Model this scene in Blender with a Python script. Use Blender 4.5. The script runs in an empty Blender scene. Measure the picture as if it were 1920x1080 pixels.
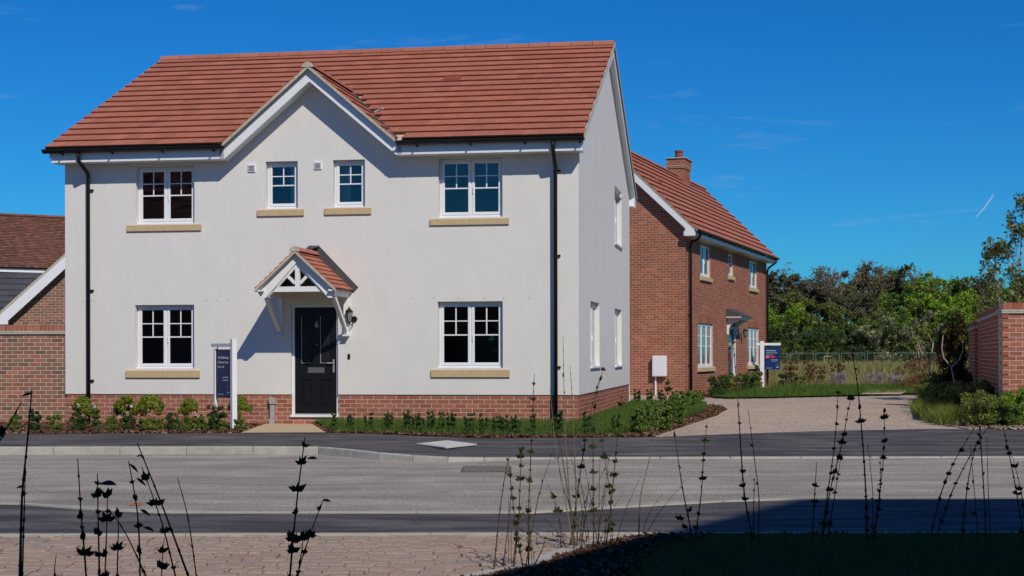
import bpy, math, random
import numpy as np
from mathutils import Vector, Matrix, Euler
random.seed(7); rng = np.random.default_rng(7)
S = bpy.context.scene
COL = S.collection
R = math.radians

# ------------------------------------------------------------ camera
EYE = 1.24
cam = bpy.data.cameras.new('camera'); camo = bpy.data.objects.new('camera', cam); COL.objects.link(camo)
cam.sensor_width = 36.0; cam.lens = 36.0 * 2900 / 1920
cam.shift_y = 124.5 / 1920
cam.clip_start = 0.05; cam.clip_end = 6000
camo.location = (0, 0, EYE); camo.rotation_euler = Euler((R(90), 0, 0)); 
camo.matrix_world = Matrix.Translation((0, 0, EYE)) @ Matrix.Rotation(R(0.12), 4, 'Y') @ Matrix.Rotation(R(90), 4, 'X')
S.camera = camo

# ------------------------------------------------------------ light
TH = R(9.36)                                    # yaw of the rendered house
rgt = Vector((math.cos(TH), -math.sin(TH), 0)); out = Vector((-math.sin(TH), -math.cos(TH), 0))
SUN = (rgt * 0.76 + out * 1.15 + Vector((0, 0, 1.21))).normalized()
sun_el = math.asin(SUN.z); sun_az = math.atan2(SUN.x, SUN.y)
sl = bpy.data.lights.new('sun', 'SUN'); sl.energy = 3.4; sl.angle = R(0.53); sl.color = (1.0, 0.925, 0.80)
so = bpy.data.objects.new('sun', sl); COL.objects.link(so)
so.rotation_euler = (-SUN).to_track_quat('-Z', 'Y').to_euler(); so.location = (10, -20, 30)
W = bpy.data.worlds.new('World'); S.world = W; W.use_nodes = True
nt = W.node_tree; nt.nodes.clear(); N = nt.nodes.new; Lk = nt.links.new
sky = N('ShaderNodeTexSky'); sky.sky_type = 'NISHITA'; sky.sun_disc = False
sky.sun_elevation = sun_el; sky.sun_rotation = sun_az
sky.air_density = 1.0; sky.dust_density = 0.3; sky.ozone_density = 4.0; sky.altitude = 300
hs = N('ShaderNodeHueSaturation'); hs.inputs['Saturation'].default_value = 1.3
tint = N('ShaderNodeMixRGB'); tint.blend_type = 'MULTIPLY'; tint.inputs[0].default_value = 1.0; tint.inputs[2].default_value = (0.17, 0.80, 1.28, 1)
bg = N('ShaderNodeBackground'); bg.inputs[1].default_value = 0.070
wo = N('ShaderNodeOutputWorld')
# thin high cloud wisps over the whole sky
tc = N('ShaderNodeTexCoord'); mp = N('ShaderNodeMapping'); mp.inputs['Scale'].default_value = (5.0, 5.0, 34.0); mp.inputs['Rotation'].default_value = (0.0, R(9), 0.35)
no = N('ShaderNodeTexNoise'); no.inputs['Scale'].default_value = 1.6; no.inputs['Detail'].default_value = 7; no.inputs['Roughness'].default_value = 0.62; no.inputs['Distortion'].default_value = 0.4
cr = N('ShaderNodeValToRGB'); cr.color_ramp.elements[0].position = 0.60; cr.color_ramp.elements[1].position = 0.85
cr.color_ramp.elements[0].color = (0, 0, 0, 1); cr.color_ramp.elements[1].color = (0.30, 0.30, 0.30, 1)
mx = N('ShaderNodeMixRGB'); mx.inputs[2].default_value = (6.0, 7.0, 8.6, 1)
Lk(tc.outputs['Generated'], mp.inputs[0]); Lk(mp.outputs[0], no.inputs[0]); Lk(no.outputs[0], cr.inputs[0])
Lk(sky.outputs[0], hs.inputs['Color']); Lk(hs.outputs[0], tint.inputs[1]); Lk(cr.outputs[0], mx.inputs[0]); Lk(tint.outputs[0], mx.inputs[1]); Lk(mx.outputs[0], bg.inputs[0]); Lk(bg.outputs[0], wo.inputs[0])
vs = S.view_settings; vs.view_transform = 'Standard'; vs.look = 'None'; vs.exposure = 0.0; vs.gamma = 1.0; vs.use_curve_mapping = False
S.render.engine = 'CYCLES'; S.cycles.max_bounces = 6; S.cycles.transparent_max_bounces = 12

# ------------------------------------------------------------ materials
def mat(name, col, rough=0.8, spec=0.3, var=0.0, island=False, nscale=6.0, noise=0.0, bump=0.0, bscale=60.0, metal=0.0,
        stretch=(1, 1, 1), cols=None, trans=0.0, ncol=None, npos=(0.35, 0.7), detail=6, weather=0.0, ior=1.45, wcol=None, grain=0.0, gscale=(30, 14, 30)):
    m = bpy.data.materials.new(name); m.use_nodes = True; t = m.node_tree; n = t.nodes; l = t.links
    b = n['Principled BSDF']; b.inputs['Roughness'].default_value = rough; b.inputs['Specular IOR Level'].default_value = spec
    b.inputs['Metallic'].default_value = metal; b.inputs['IOR'].default_value = ior
    rgb = n.new('ShaderNodeRGB'); rgb.outputs[0].default_value = (*col, 1); c = rgb.outputs[0]
    if island or cols:
        oi = n.new('ShaderNodeObjectInfo'); ge = n.new('ShaderNodeNewGeometry')
        ad = n.new('ShaderNodeMath'); ad.operation = 'ADD'; l.new(oi.outputs['Random'], ad.inputs[0]); l.new(ge.outputs['Random Per Island'], ad.inputs[1])
        fr = n.new('ShaderNodeMath'); fr.operation = 'FRACT'; l.new(ad.outputs[0], fr.inputs[0])
        if cols:
            r = n.new('ShaderNodeValToRGB'); r.color_ramp.interpolation = 'LINEAR'
            el = r.color_ramp.elements
            while len(el) > 1: el.remove(el[-1])
            el[0].position = 0; el[0].color = (*cols[0], 1)
            for i, cc in enumerate(cols[1:], 1):
                e = el.new(i / (len(cols) - 1)); e.color = (*cc, 1)
            l.new(fr.outputs[0], r.inputs[0]); c = r.outputs[0]
        if var:
            h = n.new('ShaderNodeHueSaturation'); mr = n.new('ShaderNodeMapRange'); mr.inputs['To Min'].default_value = 1 - var; mr.inputs['To Max'].default_value = 1 + var
            mu = n.new('ShaderNodeMath'); mu.operation = 'MULTIPLY'; mu.inputs[1].default_value = 7.31; f2 = n.new('ShaderNodeMath'); f2.operation = 'FRACT'
            l.new(fr.outputs[0], mu.inputs[0]); l.new(mu.outputs[0], f2.inputs[0]); l.new(f2.outputs[0], mr.inputs[0]); l.new(mr.outputs[0], h.inputs['Value']); l.new(c, h.inputs['Color']); c = h.outputs[0]
    tcn = n.new('ShaderNodeTexCoord'); geo = n.new('ShaderNodeNewGeometry')
    if noise or ncol:
        mpn = n.new('ShaderNodeMapping'); mpn.inputs['Scale'].default_value = stretch; l.new(geo.outputs['Position'], mpn.inputs[0])
        nn = n.new('ShaderNodeTexNoise'); nn.inputs['Scale'].default_value = nscale; nn.inputs['Detail'].default_value = detail; nn.inputs['Roughness'].default_value = 0.62
        l.new(mpn.outputs[0], nn.inputs[0])
        rr = n.new('ShaderNodeMapRange'); rr.inputs['From Min'].default_value = npos[0]; rr.inputs['From Max'].default_value = npos[1]; l.new(nn.outputs[0], rr.inputs[0])
        if ncol:
            x = n.new('ShaderNodeMixRGB'); x.inputs[2].default_value = (*ncol, 1); l.new(rr.outputs[0], x.inputs[0]); l.new(c, x.inputs[1]); c = x.outputs[0]
        if noise:
            h = n.new('ShaderNodeHueSaturation'); m2 = n.new('ShaderNodeMapRange'); m2.inputs['To Min'].default_value = 1 - noise; m2.inputs['To Max'].default_value = 1 + noise
            l.new(rr.outputs[0], m2.inputs[0]); l.new(m2.outputs[0], h.inputs['Value']); l.new(c, h.inputs['Color']); c = h.outputs[0]
    if weather:
        nw = n.new('ShaderNodeTexNoise'); nw.inputs['Scale'].default_value = 0.9; nw.inputs['Detail'].default_value = 8; nw.inputs['Roughness'].default_value = 0.7
        l.new(geo.outputs['Position'], nw.inputs[0])
        rw = n.new('ShaderNodeMapRange'); rw.inputs['From Min'].default_value = 0.42; rw.inputs['From Max'].default_value = 0.75; rw.inputs['To Max'].default_value = weather; l.new(nw.outputs[0], rw.inputs[0])
        x = n.new('ShaderNodeMixRGB'); x.inputs[2].default_value = (*(wcol or [v * 0.55 for v in col]), 1); l.new(rw.outputs[0], x.inputs[0]); l.new(c, x.inputs[1]); c = x.outputs[0]
    if grain:
        gm = n.new('ShaderNodeMapping'); gm.inputs['Scale'].default_value = gscale; l.new(geo.outputs['Position'], gm.inputs[0])
        gn = n.new('ShaderNodeTexNoise'); gn.inputs['Scale'].default_value = 1.0; gn.inputs['Detail'].default_value = 3; gn.inputs['Roughness'].default_value = 0.75; l.new(gm.outputs[0], gn.inputs[0])
        gr_ = n.new('ShaderNodeMapRange'); gr_.inputs['From Min'].default_value = 0.3; gr_.inputs['From Max'].default_value = 0.7; gr_.inputs['To Min'].default_value = 1 - grain; gr_.inputs['To Max'].default_value = 1 + grain
        gh = n.new('ShaderNodeHueSaturation'); l.new(gn.outputs[0], gr_.inputs[0]); l.new(gr_.outputs[0], gh.inputs['Value']); l.new(c, gh.inputs['Color']); c = gh.outputs[0]
    l.new(c, b.inputs['Base Color'])
    if bump:
        bn = n.new('ShaderNodeTexNoise'); bn.inputs['Scale'].default_value = bscale; bn.inputs['Detail'].default_value = 4; l.new(geo.outputs['Position'], bn.inputs[0])
        bp = n.new('ShaderNodeBump'); bp.inputs['Strength'].default_value = bump; bp.inputs['Distance'].default_value = 0.01; l.new(bn.outputs[0], bp.inputs['Height']); l.new(bp.outputs[0], b.inputs['Normal'])
    if trans:
        tr = n.new('ShaderNodeBsdfTranslucent'); l.new(c, tr.inputs[0]); ms = n.new('ShaderNodeMixShader'); ms.inputs[0].default_value = trans
        l.new(b.outputs[0], ms.inputs[1]); l.new(tr.outputs[0], ms.inputs[2]); l.new(ms.outputs[0], n['Material Output'].inputs[0])
    return m
M = {}
M['render'] = mat('roughcast_render', (0.74, 0.715, 0.675), 0.95, 0.1, nscale=2.2, noise=0.028, stretch=(1.5, 1.5, .6), bump=0.35, bscale=85, weather=0.16, wcol=(0.60, 0.60, 0.585), grain=0.035, gscale=(45, 45, 45))
red = [(0.34, 0.115, 0.072), (0.40, 0.145, 0.093), (0.30, 0.10, 0.066), (0.37, 0.14, 0.098), (0.31, 0.135, 0.082)]
brn = [(0.31, 0.135, 0.09), (0.23, 0.135, 0.095), (0.34, 0.13, 0.09), (0.165, 0.115, 0.085), (0.37, 0.155, 0.105), (0.28, 0.145, 0.10)]
M['brick'] = mat('red_brick', red[0], 0.9, 0.15, var=0.12, cols=red, nscale=30, noise=0.10, bump=0.5, bscale=90)
M['brick2'] = mat('orange_red_brick', red[0], 0.9, 0.15, var=0.12, cols=[(0.38, 0.125, 0.07), (0.31, 0.11, 0.065), (0.42, 0.155, 0.092), (0.27, 0.12, 0.07), (0.36, 0.13, 0.075)], nscale=0.7, noise=0.12, bump=0.4, bscale=90)
M['brickbrown'] = mat('mixed_brown_brick', brn[0], 0.9, 0.15, var=0.15, cols=brn, nscale=30, noise=0.10, bump=0.5, bscale=90)
M['mortar'] = mat('pale_mortar', (0.56, 0.48, 0.38), 0.95, 0.1, nscale=20, noise=0.08)
M['mortarred'] = mat('pinkish_mortar', (0.58, 0.40, 0.30), 0.95, 0.1, nscale=20, noise=0.08)
M['tile'] = mat('red_concrete_tile', (0.38, 0.125, 0.085), 0.85, 0.25, var=0.07, cols=[(0.39, 0.137, 0.085), (0.43, 0.158, 0.10), (0.37, 0.130, 0.082), (0.41, 0.146, 0.09)], nscale=3, noise=0.08, bump=0.25, bscale=70, weather=0.25, wcol=(0.40, 0.20, 0.15))
M['tilebrown'] = mat('brown_plain_tile', (0.2, 0.1, 0.07), 0.9, 0.2, var=0.2, cols=[(0.19, 0.085, 0.06), (0.25, 0.11, 0.075), (0.15, 0.08, 0.06), (0.22, 0.095, 0.065)], bump=0.2)
M['slate'] = mat('dark_grey_tile', (0.075, 0.075, 0.085), 0.7, 0.3, var=0.12, island=True, noise=0.1)
M['verge'] = mat('verge_mortar', (0.50, 0.46, 0.36), 0.95, 0.1, nscale=14, noise=0.18, bump=0.6, bscale=50)
M['white'] = mat('white_plastic', (0.80, 0.81, 0.83), 0.35, 0.4, nscale=1.5, noise=0.02)
M['whitep'] = mat('white_painted_timber', (0.80, 0.80, 0.80), 0.5, 0.3, nscale=9, noise=0.03)
M['black'] = mat('black_plastic', (0.012, 0.012, 0.014), 0.38, 0.4)
M['door'] = mat('black_door_paint', (0.010, 0.010, 0.013), 0.32, 0.35, bump=0.05, bscale=30)
M['metal'] = mat('brushed_steel', (0.55, 0.52, 0.46), 0.25, 0.5, metal=0.9)
M['galv'] = mat('galvanised_steel', (0.42, 0.46, 0.46), 0.5, 0.4, metal=0.35)
M['fence'] = mat('weathered_fence_wire', (0.16, 0.20, 0.19), 0.6, 0.3)
M['lead'] = mat('lead_flashing', (0.075, 0.075, 0.085), 0.6, 0.3, nscale=8, noise=0.2)
M['sill'] = mat('buff_cast_stone', (0.56, 0.42, 0.24), 0.9, 0.15, nscale=12, noise=0.06, bump=0.3, bscale=80)
M['slab'] = mat('buff_paving_slab', (0.52, 0.40, 0.25), 0.9, 0.15, nscale=9, noise=0.10, bump=0.3)
M['soffit'] = mat('tan_soffit_board', (0.55, 0.44, 0.33), 0.7, 0.2)
M['glass'] = mat('window_glass_dark_room', (0.010, 0.012, 0.014), 0.015, 0.9, ior=1.62)
M['glassdoor'] = mat('dark_door_glass', (0.018, 0.019, 0.022), 0.22, 0.4)
M['palelid'] = mat('pale_cover_infill', (0.60, 0.58, 0.53), 0.9, 0.15, nscale=6, noise=0.06)
M['glassl'] = mat('window_glass_pale_blind', (0.10, 0.12, 0.13), 0.03, 0.8, ior=1.7)
M['curtain'] = mat('grey_curtain_glass', (0.17, 0.18, 0.18), 0.06, 0.6, nscale=14, noise=0.35, stretch=(1, 1, 0.02), ior=1.6)
M['road'] = mat('worn_asphalt', (0.35, 0.315, 0.262), 0.9, 0.2, nscale=1.1, noise=0.22, npos=(0.38, 0.62), stretch=(0.42, 1.9, 1), bump=0.9, bscale=42, weather=0.75, wcol=(0.20, 0.18, 0.155), detail=9, grain=0.30)
M['tarmac'] = mat('dark_tarmac', (0.060, 0.055, 0.057), 0.85, 0.25, nscale=1.3, noise=0.0, ncol=(0.19, 0.175, 0.16), npos=(0.42, 0.74), stretch=(0.6, 2.2, 1), bump=0.8, bscale=60, detail=9, grain=0.22)
M['kerb'] = mat('concrete_kerb', (0.42, 0.41, 0.36), 0.9, 0.15, island=True, var=0.07, nscale=6, noise=0.14, bump=0.4, weather=0.45, wcol=(0.26, 0.25, 0.22))
M['conc'] = mat('pale_concrete', (0.43, 0.41, 0.35), 0.9, 0.15, nscale=6, noise=0.08, bump=0.3)
M['paver'] = mat('tumbled_paver', (0.36, 0.27, 0.21), 0.9, 0.15, var=0.07, cols=[(0.345, 0.26, 0.20), (0.38, 0.275, 0.21), (0.33, 0.265, 0.215), (0.37, 0.285, 0.225), (0.36, 0.245, 0.185)], nscale=25, noise=0.13, bump=0.7, bscale=40, weather=0.3, wcol=(0.42, 0.36, 0.29))
M['paverpale'] = mat('pale_block_paving', (0.46, 0.36, 0.27), 0.9, 0.15, var=0.035, cols=[(0.44, 0.35, 0.265), (0.48, 0.37, 0.28), (0.42, 0.345, 0.27), (0.47, 0.38, 0.295)], nscale=0.6, noise=0.10, bump=0.5, bscale=40)
M['sandpale'] = mat('pale_joint_sand', (0.37, 0.295, 0.225), 0.95, 0.1, nscale=15, noise=0.2)
M['sand'] = mat('joint_sand', (0.12, 0.09, 0.065), 0.95, 0.1, nscale=15, noise=0.3)
M['mulch'] = mat('bark_mulch', (0.085, 0.045, 0.028), 0.95, 0.1, nscale=22, noise=0.5, bump=1.0, bscale=30)
M['chip'] = mat('bark_chip', (0.1, 0.05, 0.03), 0.9, 0.15, cols=[(0.06, 0.03, 0.02), (0.12, 0.06, 0.035), (0.09, 0.045, 0.03), (0.17, 0.09, 0.05), (0.26, 0.18, 0.12)], var=0.2)
M['stonechip'] = mat('pale_gravel_chip', (0.3, 0.22, 0.16), 0.9, 0.15, cols=[(0.30, 0.20, 0.14), (0.42, 0.33, 0.25), (0.22, 0.14, 0.10), (0.50, 0.43, 0.35)], var=0.2)
M['turf'] = mat('turf_soil', (0.05, 0.085, 0.018), 0.95, 0.1, nscale=7, noise=0.35)
M['grass'] = mat('lawn_grass', (0.06, 0.13, 0.02), 0.7, 0.2, cols=[(0.06, 0.125, 0.018), (0.09, 0.165, 0.025), (0.13, 0.19, 0.04), (0.07, 0.14, 0.02)], trans=0.3)
M['meadow'] = mat('rough_meadow', (0.24, 0.21, 0.08), 0.95, 0.1, nscale=0.35, noise=0.25, stretch=(1, 0.5, 1))
M['hay'] = mat('meadow_grass', (0.2, 0.19, 0.07), 0.8, 0.15, cols=[(0.30, 0.25, 0.10), (0.18, 0.19, 0.05), (0.36, 0.30, 0.13), (0.24, 0.23, 0.08)], trans=0.25)
M['field'] = mat('open_ground', (0.13, 0.14, 0.05), 0.95, 0.1, nscale=0.1, noise=0.3)
def leafm(name, cols, trans=0.35, rough=0.5, k=1.5):
    cols = [(min(.8, a * k * 1.12), min(.8, b * k), min(.8, c * k * .8)) for a, b, c in cols]; return mat(name, cols[0], rough, 0.3, cols=cols, var=0.25, trans=trans)
M['lf_box'] = leafm('box_leaf', [(0.035, 0.075, 0.018), (0.05, 0.10, 0.025), (0.07, 0.125, 0.03)], k=1.7)
M['lf_dark'] = leafm('dark_shrub_leaf', [(0.022, 0.05, 0.018), (0.035, 0.07, 0.022), (0.05, 0.085, 0.03)], k=1.6)
M['lf_lime'] = leafm('lime_shrub_leaf', [(0.10, 0.16, 0.03), (0.13, 0.18, 0.035), (0.07, 0.12, 0.025), (0.16, 0.17, 0.05)])
M['lf_gold'] = leafm('yellow_green_shrub_leaf', [(0.09, 0.135, 0.018), (0.13, 0.16, 0.022), (0.06, 0.105, 0.015), (0.15, 0.14, 0.03)], k=2.0)
M['lf_mid'] = leafm('mid_green_leaf', [(0.05, 0.095, 0.02), (0.075, 0.125, 0.028), (0.035, 0.07, 0.018)], k=2.2)
M['lf_bright'] = leafm('spring_green_leaf', [(0.075, 0.135, 0.012), (0.10, 0.165, 0.018), (0.05, 0.10, 0.012)], k=2.5)
M['lf_olive'] = leafm('olive_leaf', [(0.065, 0.085, 0.022), (0.085, 0.10, 0.028), (0.045, 0.065, 0.02)], k=2.3)
M['lf_pine'] = leafm('pine_needle', [(0.042, 0.048, 0.028), (0.06, 0.06, 0.036), (0.034, 0.040, 0.024)], 0.1, 0.8, k=1.7)
M['lf_twig'] = leafm('bare_twig_haze', [(0.085, 0.075, 0.052), (0.065, 0.06, 0.042), (0.10, 0.085, 0.06)], 0.05, 0.9, k=2.0)
M['lf_white'] = leafm('blossom_leaf', [(0.08, 0.12, 0.05), (0.14, 0.17, 0.10), (0.5, 0.5, 0.42), (0.10, 0.14, 0.05), (0.06, 0.10, 0.03)], k=1.2)
M['lf_brown'] = leafm('brown_hedge_leaf', [(0.05, 0.035, 0.015), (0.035, 0.03, 0.012), (0.07, 0.05, 0.02), (0.04, 0.05, 0.015)], k=1.0)
M['lf_red'] = leafm('reddish_shrub_leaf', [(0.14, 0.05, 0.03), (0.20, 0.10, 0.06), (0.09, 0.07, 0.03), (0.10, 0.09, 0.04)])
M['lf_lav'] = leafm('lavender_leaf', [(0.24, 0.22, 0.26), (0.34, 0.31, 0.38), (0.17, 0.17, 0.19)], 0.1, 0.8, 1.1)
M['lf_birch'] = leafm('birch_leaf', [(0.09, 0.11, 0.04), (0.06, 0.075, 0.03), (0.14, 0.16, 0.07), (0.035, 0.04, 0.02)], k=2.0)
M['lf_stem'] = leafm('young_hedge_leaf', [(0.035, 0.06, 0.015), (0.05, 0.085, 0.02), (0.07, 0.10, 0.03)], 0.2, k=0.9)
M['petal'] = mat('white_petal', (0.75, 0.70, 0.68), 0.7, 0.2, trans=0.3)
M['stem'] = mat('brown_stem', (0.075, 0.055, 0.035), 0.85, 0.2, nscale=40, noise=0.3)
M['stempale'] = mat('pale_stem', (0.20, 0.16, 0.10), 0.85, 0.2, nscale=40, noise=0.2)
M['bark'] = mat('tree_bark', (0.10, 0.08, 0.06), 0.95, 0.1, nscale=3, noise=0.3, bump=0.6, bscale=12)
M['barkpale'] = mat('pale_branch_bark', (0.36, 0.31, 0.25), 0.9, 0.15, nscale=9, noise=0.25)
M['navy'] = mat('navy_sign_panel', (0.010, 0.035, 0.125), 0.35, 0.4)
M['signred'] = mat('red_sign_strip', (0.62, 0.02, 0.04), 0.4, 0.3)
M['signwhite'] = mat('white_sign_print', (0.75, 0.77, 0.80), 0.5, 0.3)
M['signgrey'] = mat('grey_sign_print', (0.25, 0.26, 0.30), 0.5, 0.3)
M['orange'] = mat('orange_marker_paint', (0.75, 0.13, 0.03), 0.7, 0.2, nscale=20, noise=0.25)
M['ductgrey'] = mat('grey_cable_cover', (0.36, 0.36, 0.38), 0.6, 0.3)
M['castiron'] = mat('cast_iron', (0.17, 0.155, 0.135), 0.7, 0.3, nscale=20, noise=0.2)
M['pot'] = mat('terracotta', (0.30, 0.075, 0.045), 0.8, 0.2, nscale=5, noise=0.1)
M['timber'] = mat('pale_timber_stake', (0.42, 0.33, 0.14), 0.85, 0.2)
M['lampglass'] = mat('lantern_glass', (0.30, 0.31, 0.30), 0.08, 0.6)
def glassm():
    m = bpy.data.materials.new('clear_window_glass'); m.use_nodes = True; t = m.node_tree; n = t.nodes; l = t.links; n.remove(n['Principled BSDF'])
    tr = n.new('ShaderNodeBsdfTransparent'); tr.inputs[0].default_value = (0.86, 0.90, 0.89, 1); gl = n.new('ShaderNodeBsdfGlossy'); gl.inputs['Roughness'].default_value = 0.012
    fr = n.new('ShaderNodeFresnel'); fr.inputs[0].default_value = 2.0; ms = n.new('ShaderNodeMixShader'); ge = n.new('ShaderNodeNewGeometry')
    nn = n.new('ShaderNodeTexNoise'); nn.inputs['Scale'].default_value = 1.7; nn.inputs['Detail'].default_value = 1; bp = n.new('ShaderNodeBump'); bp.inputs['Strength'].default_value = 0.05; bp.inputs['Distance'].default_value = 0.05
    l.new(ge.outputs['Position'], nn.inputs[0]); l.new(nn.outputs[0], bp.inputs['Height']); l.new(bp.outputs[0], gl.inputs['Normal'])
    l.new(fr.outputs[0], ms.inputs[0]); l.new(tr.outputs[0], ms.inputs[1]); l.new(gl.outputs[0], ms.inputs[2]); l.new(ms.outputs[0], n['Material Output'].inputs[0])
    return m
M['glassr'] = glassm()
M['room'] = mat('painted_room', (0.80, 0.74, 0.66), 0.9, 0.1)
M['floorboard'] = mat('room_floor', (0.42, 0.33, 0.25), 0.8, 0.2)
def cloudm():
    m = bpy.data.materials.new('thin_vapour'); m.use_nodes = True; t = m.node_tree; n = t.nodes; l = t.links
    b = n['Principled BSDF']; b.inputs['Base Color'].default_value = (0.9, 0.92, 0.95, 1); b.inputs['Roughness'].default_value = 1
    tr = n.new('ShaderNodeBsdfTransparent'); ms = n.new('ShaderNodeMixShader'); lw = n.new('ShaderNodeLayerWeight'); lw.inputs[0].default_value = 0.5
    nn = n.new('ShaderNodeTexNoise'); nn.inputs['Scale'].default_value = 0.05; mr = n.new('ShaderNodeMapRange'); mr.inputs['To Min'].default_value = 0.38; mr.inputs['To Max'].default_value = 0.0
    mu = n.new('ShaderNodeMath'); mu.operation = 'MULTIPLY'; l.new(lw.outputs['Facing'], mr.inputs[0]); l.new(mr.outputs[0], mu.inputs[0]); l.new(nn.outputs[0], mu.inputs[1])
    l.new(mu.outputs[0], ms.inputs[0]); l.new(tr.outputs[0], ms.inputs[1]); l.new(b.outputs[0], ms.inputs[2]); l.new(ms.outputs[0], n['Material Output'].inputs[0])
    return m
M['cloud'] = cloudm()

# ------------------------------------------------------------ helpers
class Plane:
    """local vertical plane: u runs along it, n points outward"""
    def __init__(s, o, u, n): s.o = Vector(o); s.u = Vector(u); s.n = Vector(n)
    def __call__(s, u, z, d=0.0): p = s.o + s.u * u + s.n * d; return Vector((p.x, p.y, p.z + z))
class MB:
    def __init__(s): s.v = []; s.f = []; s.smooth = False
    def add(s, vs, fs):
        k = len(s.v); s.v += [tuple(p) for p in vs]; s.f += [tuple(i + k for i in f) for f in fs]; return s
    def hexa(s, p):   # 8 points: bottom 4 ccw, top 4 ccw
        return s.add(p, [(3, 2, 1, 0), (4, 5, 6, 7), (0, 1, 5, 4), (1, 2, 6, 5), (2, 3, 7, 6), (3, 0, 4, 7)])
    def box(s, x0, y0, z0, x1, y1, z1):
        x0, x1 = min(x0, x1), max(x0, x1); y0, y1 = min(y0, y1), max(y0, y1); z0, z1 = min(z0, z1), max(z0, z1)
        return s.hexa([(x0, y0, z0), (x1, y0, z0), (x1, y1, z0), (x0, y1, z0), (x0, y0, z1), (x1, y0, z1), (x1, y1, z1), (x0, y1, z1)])
    def pbox(s, P, u0, u1, z0, z1, d0, d1):
        return s.hexa([P(u0, z0, d0), P(u1, z0, d0), P(u1, z0, d1), P(u0, z0, d1), P(u0, z1, d0), P(u1, z1, d0), P(u1, z1, d1), P(u0, z1, d1)])
    def bar(s, a, b, w, h, up=(0, 0, 1)):   # box along a-b
        a = Vector(a); b = Vector(b); d = (b - a).normalized(); up = Vector(up)
        sd = d.cross(up).normalized(); u2 = sd.cross(d).normalized()
        q = lambda p, i, j: p + sd * w * i / 2 + u2 * h * j / 2
        return s.hexa([q(a, -1, -1), q(a, 1, -1), q(b, 1, -1), q(b, -1, -1), q(a, -1, 1), q(a, 1, 1), q(b, 1, 1), q(b, -1, 1)])
    def prism(s, pts, d):  # polygon pts extruded by vector d
        n = len(pts); d = Vector(d); a = [Vector(p) for p in pts]; b = [p + d for p in a]
        return s.add(a + b, [tuple(range(n))[::-1], tuple(range(n, 2 * n))] + [(i, (i + 1) % n, n + (i + 1) % n, n + i) for i in range(n)])
    def tube(s, pts, rad, n=8, cap=True):
        pts = [Vector(p) for p in pts]; rs = rad if isinstance(rad, (list, tuple)) else [rad] * len(pts)
        k = len(s.v); prev = None
        for i, p in enumerate(pts):
            d = (pts[min(i + 1, len(pts) - 1)] - pts[max(i - 1, 0)]).normalized()
            ref = Vector((0, 0, 1)) if abs(d.z) < 0.9 else Vector((1, 0, 0))
            a = d.cross(ref).normalized() if prev is None else (prev - d * prev.dot(d)).normalized()
            prev = a; b = d.cross(a)
            for j in range(n):
                t = 2 * math.pi * j / n; s.v.append(tuple(p + (a * math.cos(t) + b * math.sin(t)) * rs[i]))
        for i in range(len(pts) - 1):
            for j in range(n):
                s.f.append((k + i * n + j, k + i * n + (j + 1) % n, k + (i + 1) * n + (j + 1) % n, k + (i + 1) * n + j))
        if cap:
            s.f.append(tuple(k + j for j in range(n))[::-1]); s.f.append(tuple(k + (len(pts) - 1) * n + j for j in range(n)))
        return s
    def mesh(s, name):
        m = bpy.data.meshes.new(name); m.from_pydata(s.v, [], s.f); m.update()
        return m
    def build(s, name, m, parent=None, smooth=False, kind=None, label=None):
        me = s.mesh(name); mats = m if isinstance(m, list) else [m]
        for x in mats: me.materials.append(x)
        if smooth: me.polygons.foreach_set('use_smooth', [True] * len(me.polygons))
        o = bpy.data.objects.new(name, me); COL.objects.link(o)
        if parent: o.parent = parent
        if kind: o['kind'] = kind
        if label: o['label'] = label
        return o
def bevel(o, w=0.006, seg=1):
    b = o.modifiers.new('bevel', 'BEVEL'); b.width = w; b.segments = seg; b.limit_method = 'ANGLE'; return o
def tag(o, label, cat, group=None):
    o['label'] = label; o['category'] = cat
    if group: o['group'] = group
    return o
def thing(name, label, cat, loc=(0, 0, 0), rz=0, group=None):
    o = bpy.data.objects.new(name, None); COL.objects.link(o); o.location = loc; o.rotation_euler = (0, 0, rz); o.empty_display_size = 0.3
    return tag(o, label, cat, group)
def link_mesh(name, me, parent, loc=(0, 0, 0), rot=None, scale=None):
    o = bpy.data.objects.new(name, me); COL.objects.link(o); o.parent = parent; o.location = loc
    if rot is not None:
        if isinstance(rot, Matrix): o.rotation_euler = rot.to_euler()
        else: o.rotation_euler = rot
    if scale: o.scale = scale
    return o
ORD = ['', 'first', 'second', 'third', 'fourth', 'fifth', 'sixth', 'seventh', 'eighth', 'ninth', 'tenth', 'eleventh', 'twelfth', 'thirteenth', 'fourteenth', 'fifteenth',
       'sixteenth', 'seventeenth', 'eighteenth', 'nineteenth', 'twentieth', 'twenty-first', 'twenty-second', 'twenty-third', 'twenty-fourth', 'twenty-fifth', 'twenty-sixth',
       'twenty-seventh', 'twenty-eighth', 'twenty-ninth', 'thirtieth']
def npmesh(name, V, F, m, per=4):
    """V (n,3), F (k,per) int arrays"""
    me = bpy.data.meshes.new(name); me.vertices.add(len(V)); me.vertices.foreach_set('co', np.asarray(V, np.float32).ravel())
    k = len(F); me.loops.add(k * per); me.loops.foreach_set('vertex_index', np.asarray(F, np.int32).ravel())
    me.polygons.add(k); me.polygons.foreach_set('loop_start', np.arange(0, k * per, per, dtype=np.int32)); me.polygons.foreach_set('loop_total', np.full(k, per, np.int32))
    me.update(calc_edges=True)
    for x in (m if isinstance(m, list) else [m]): me.materials.append(x)
    return me
def obj(name, me, parent=None, kind=None):
    o = bpy.data.objects.new(name, me); COL.objects.link(o)
    if parent: o.parent = parent
    if kind: o['kind'] = kind
    return o

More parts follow.
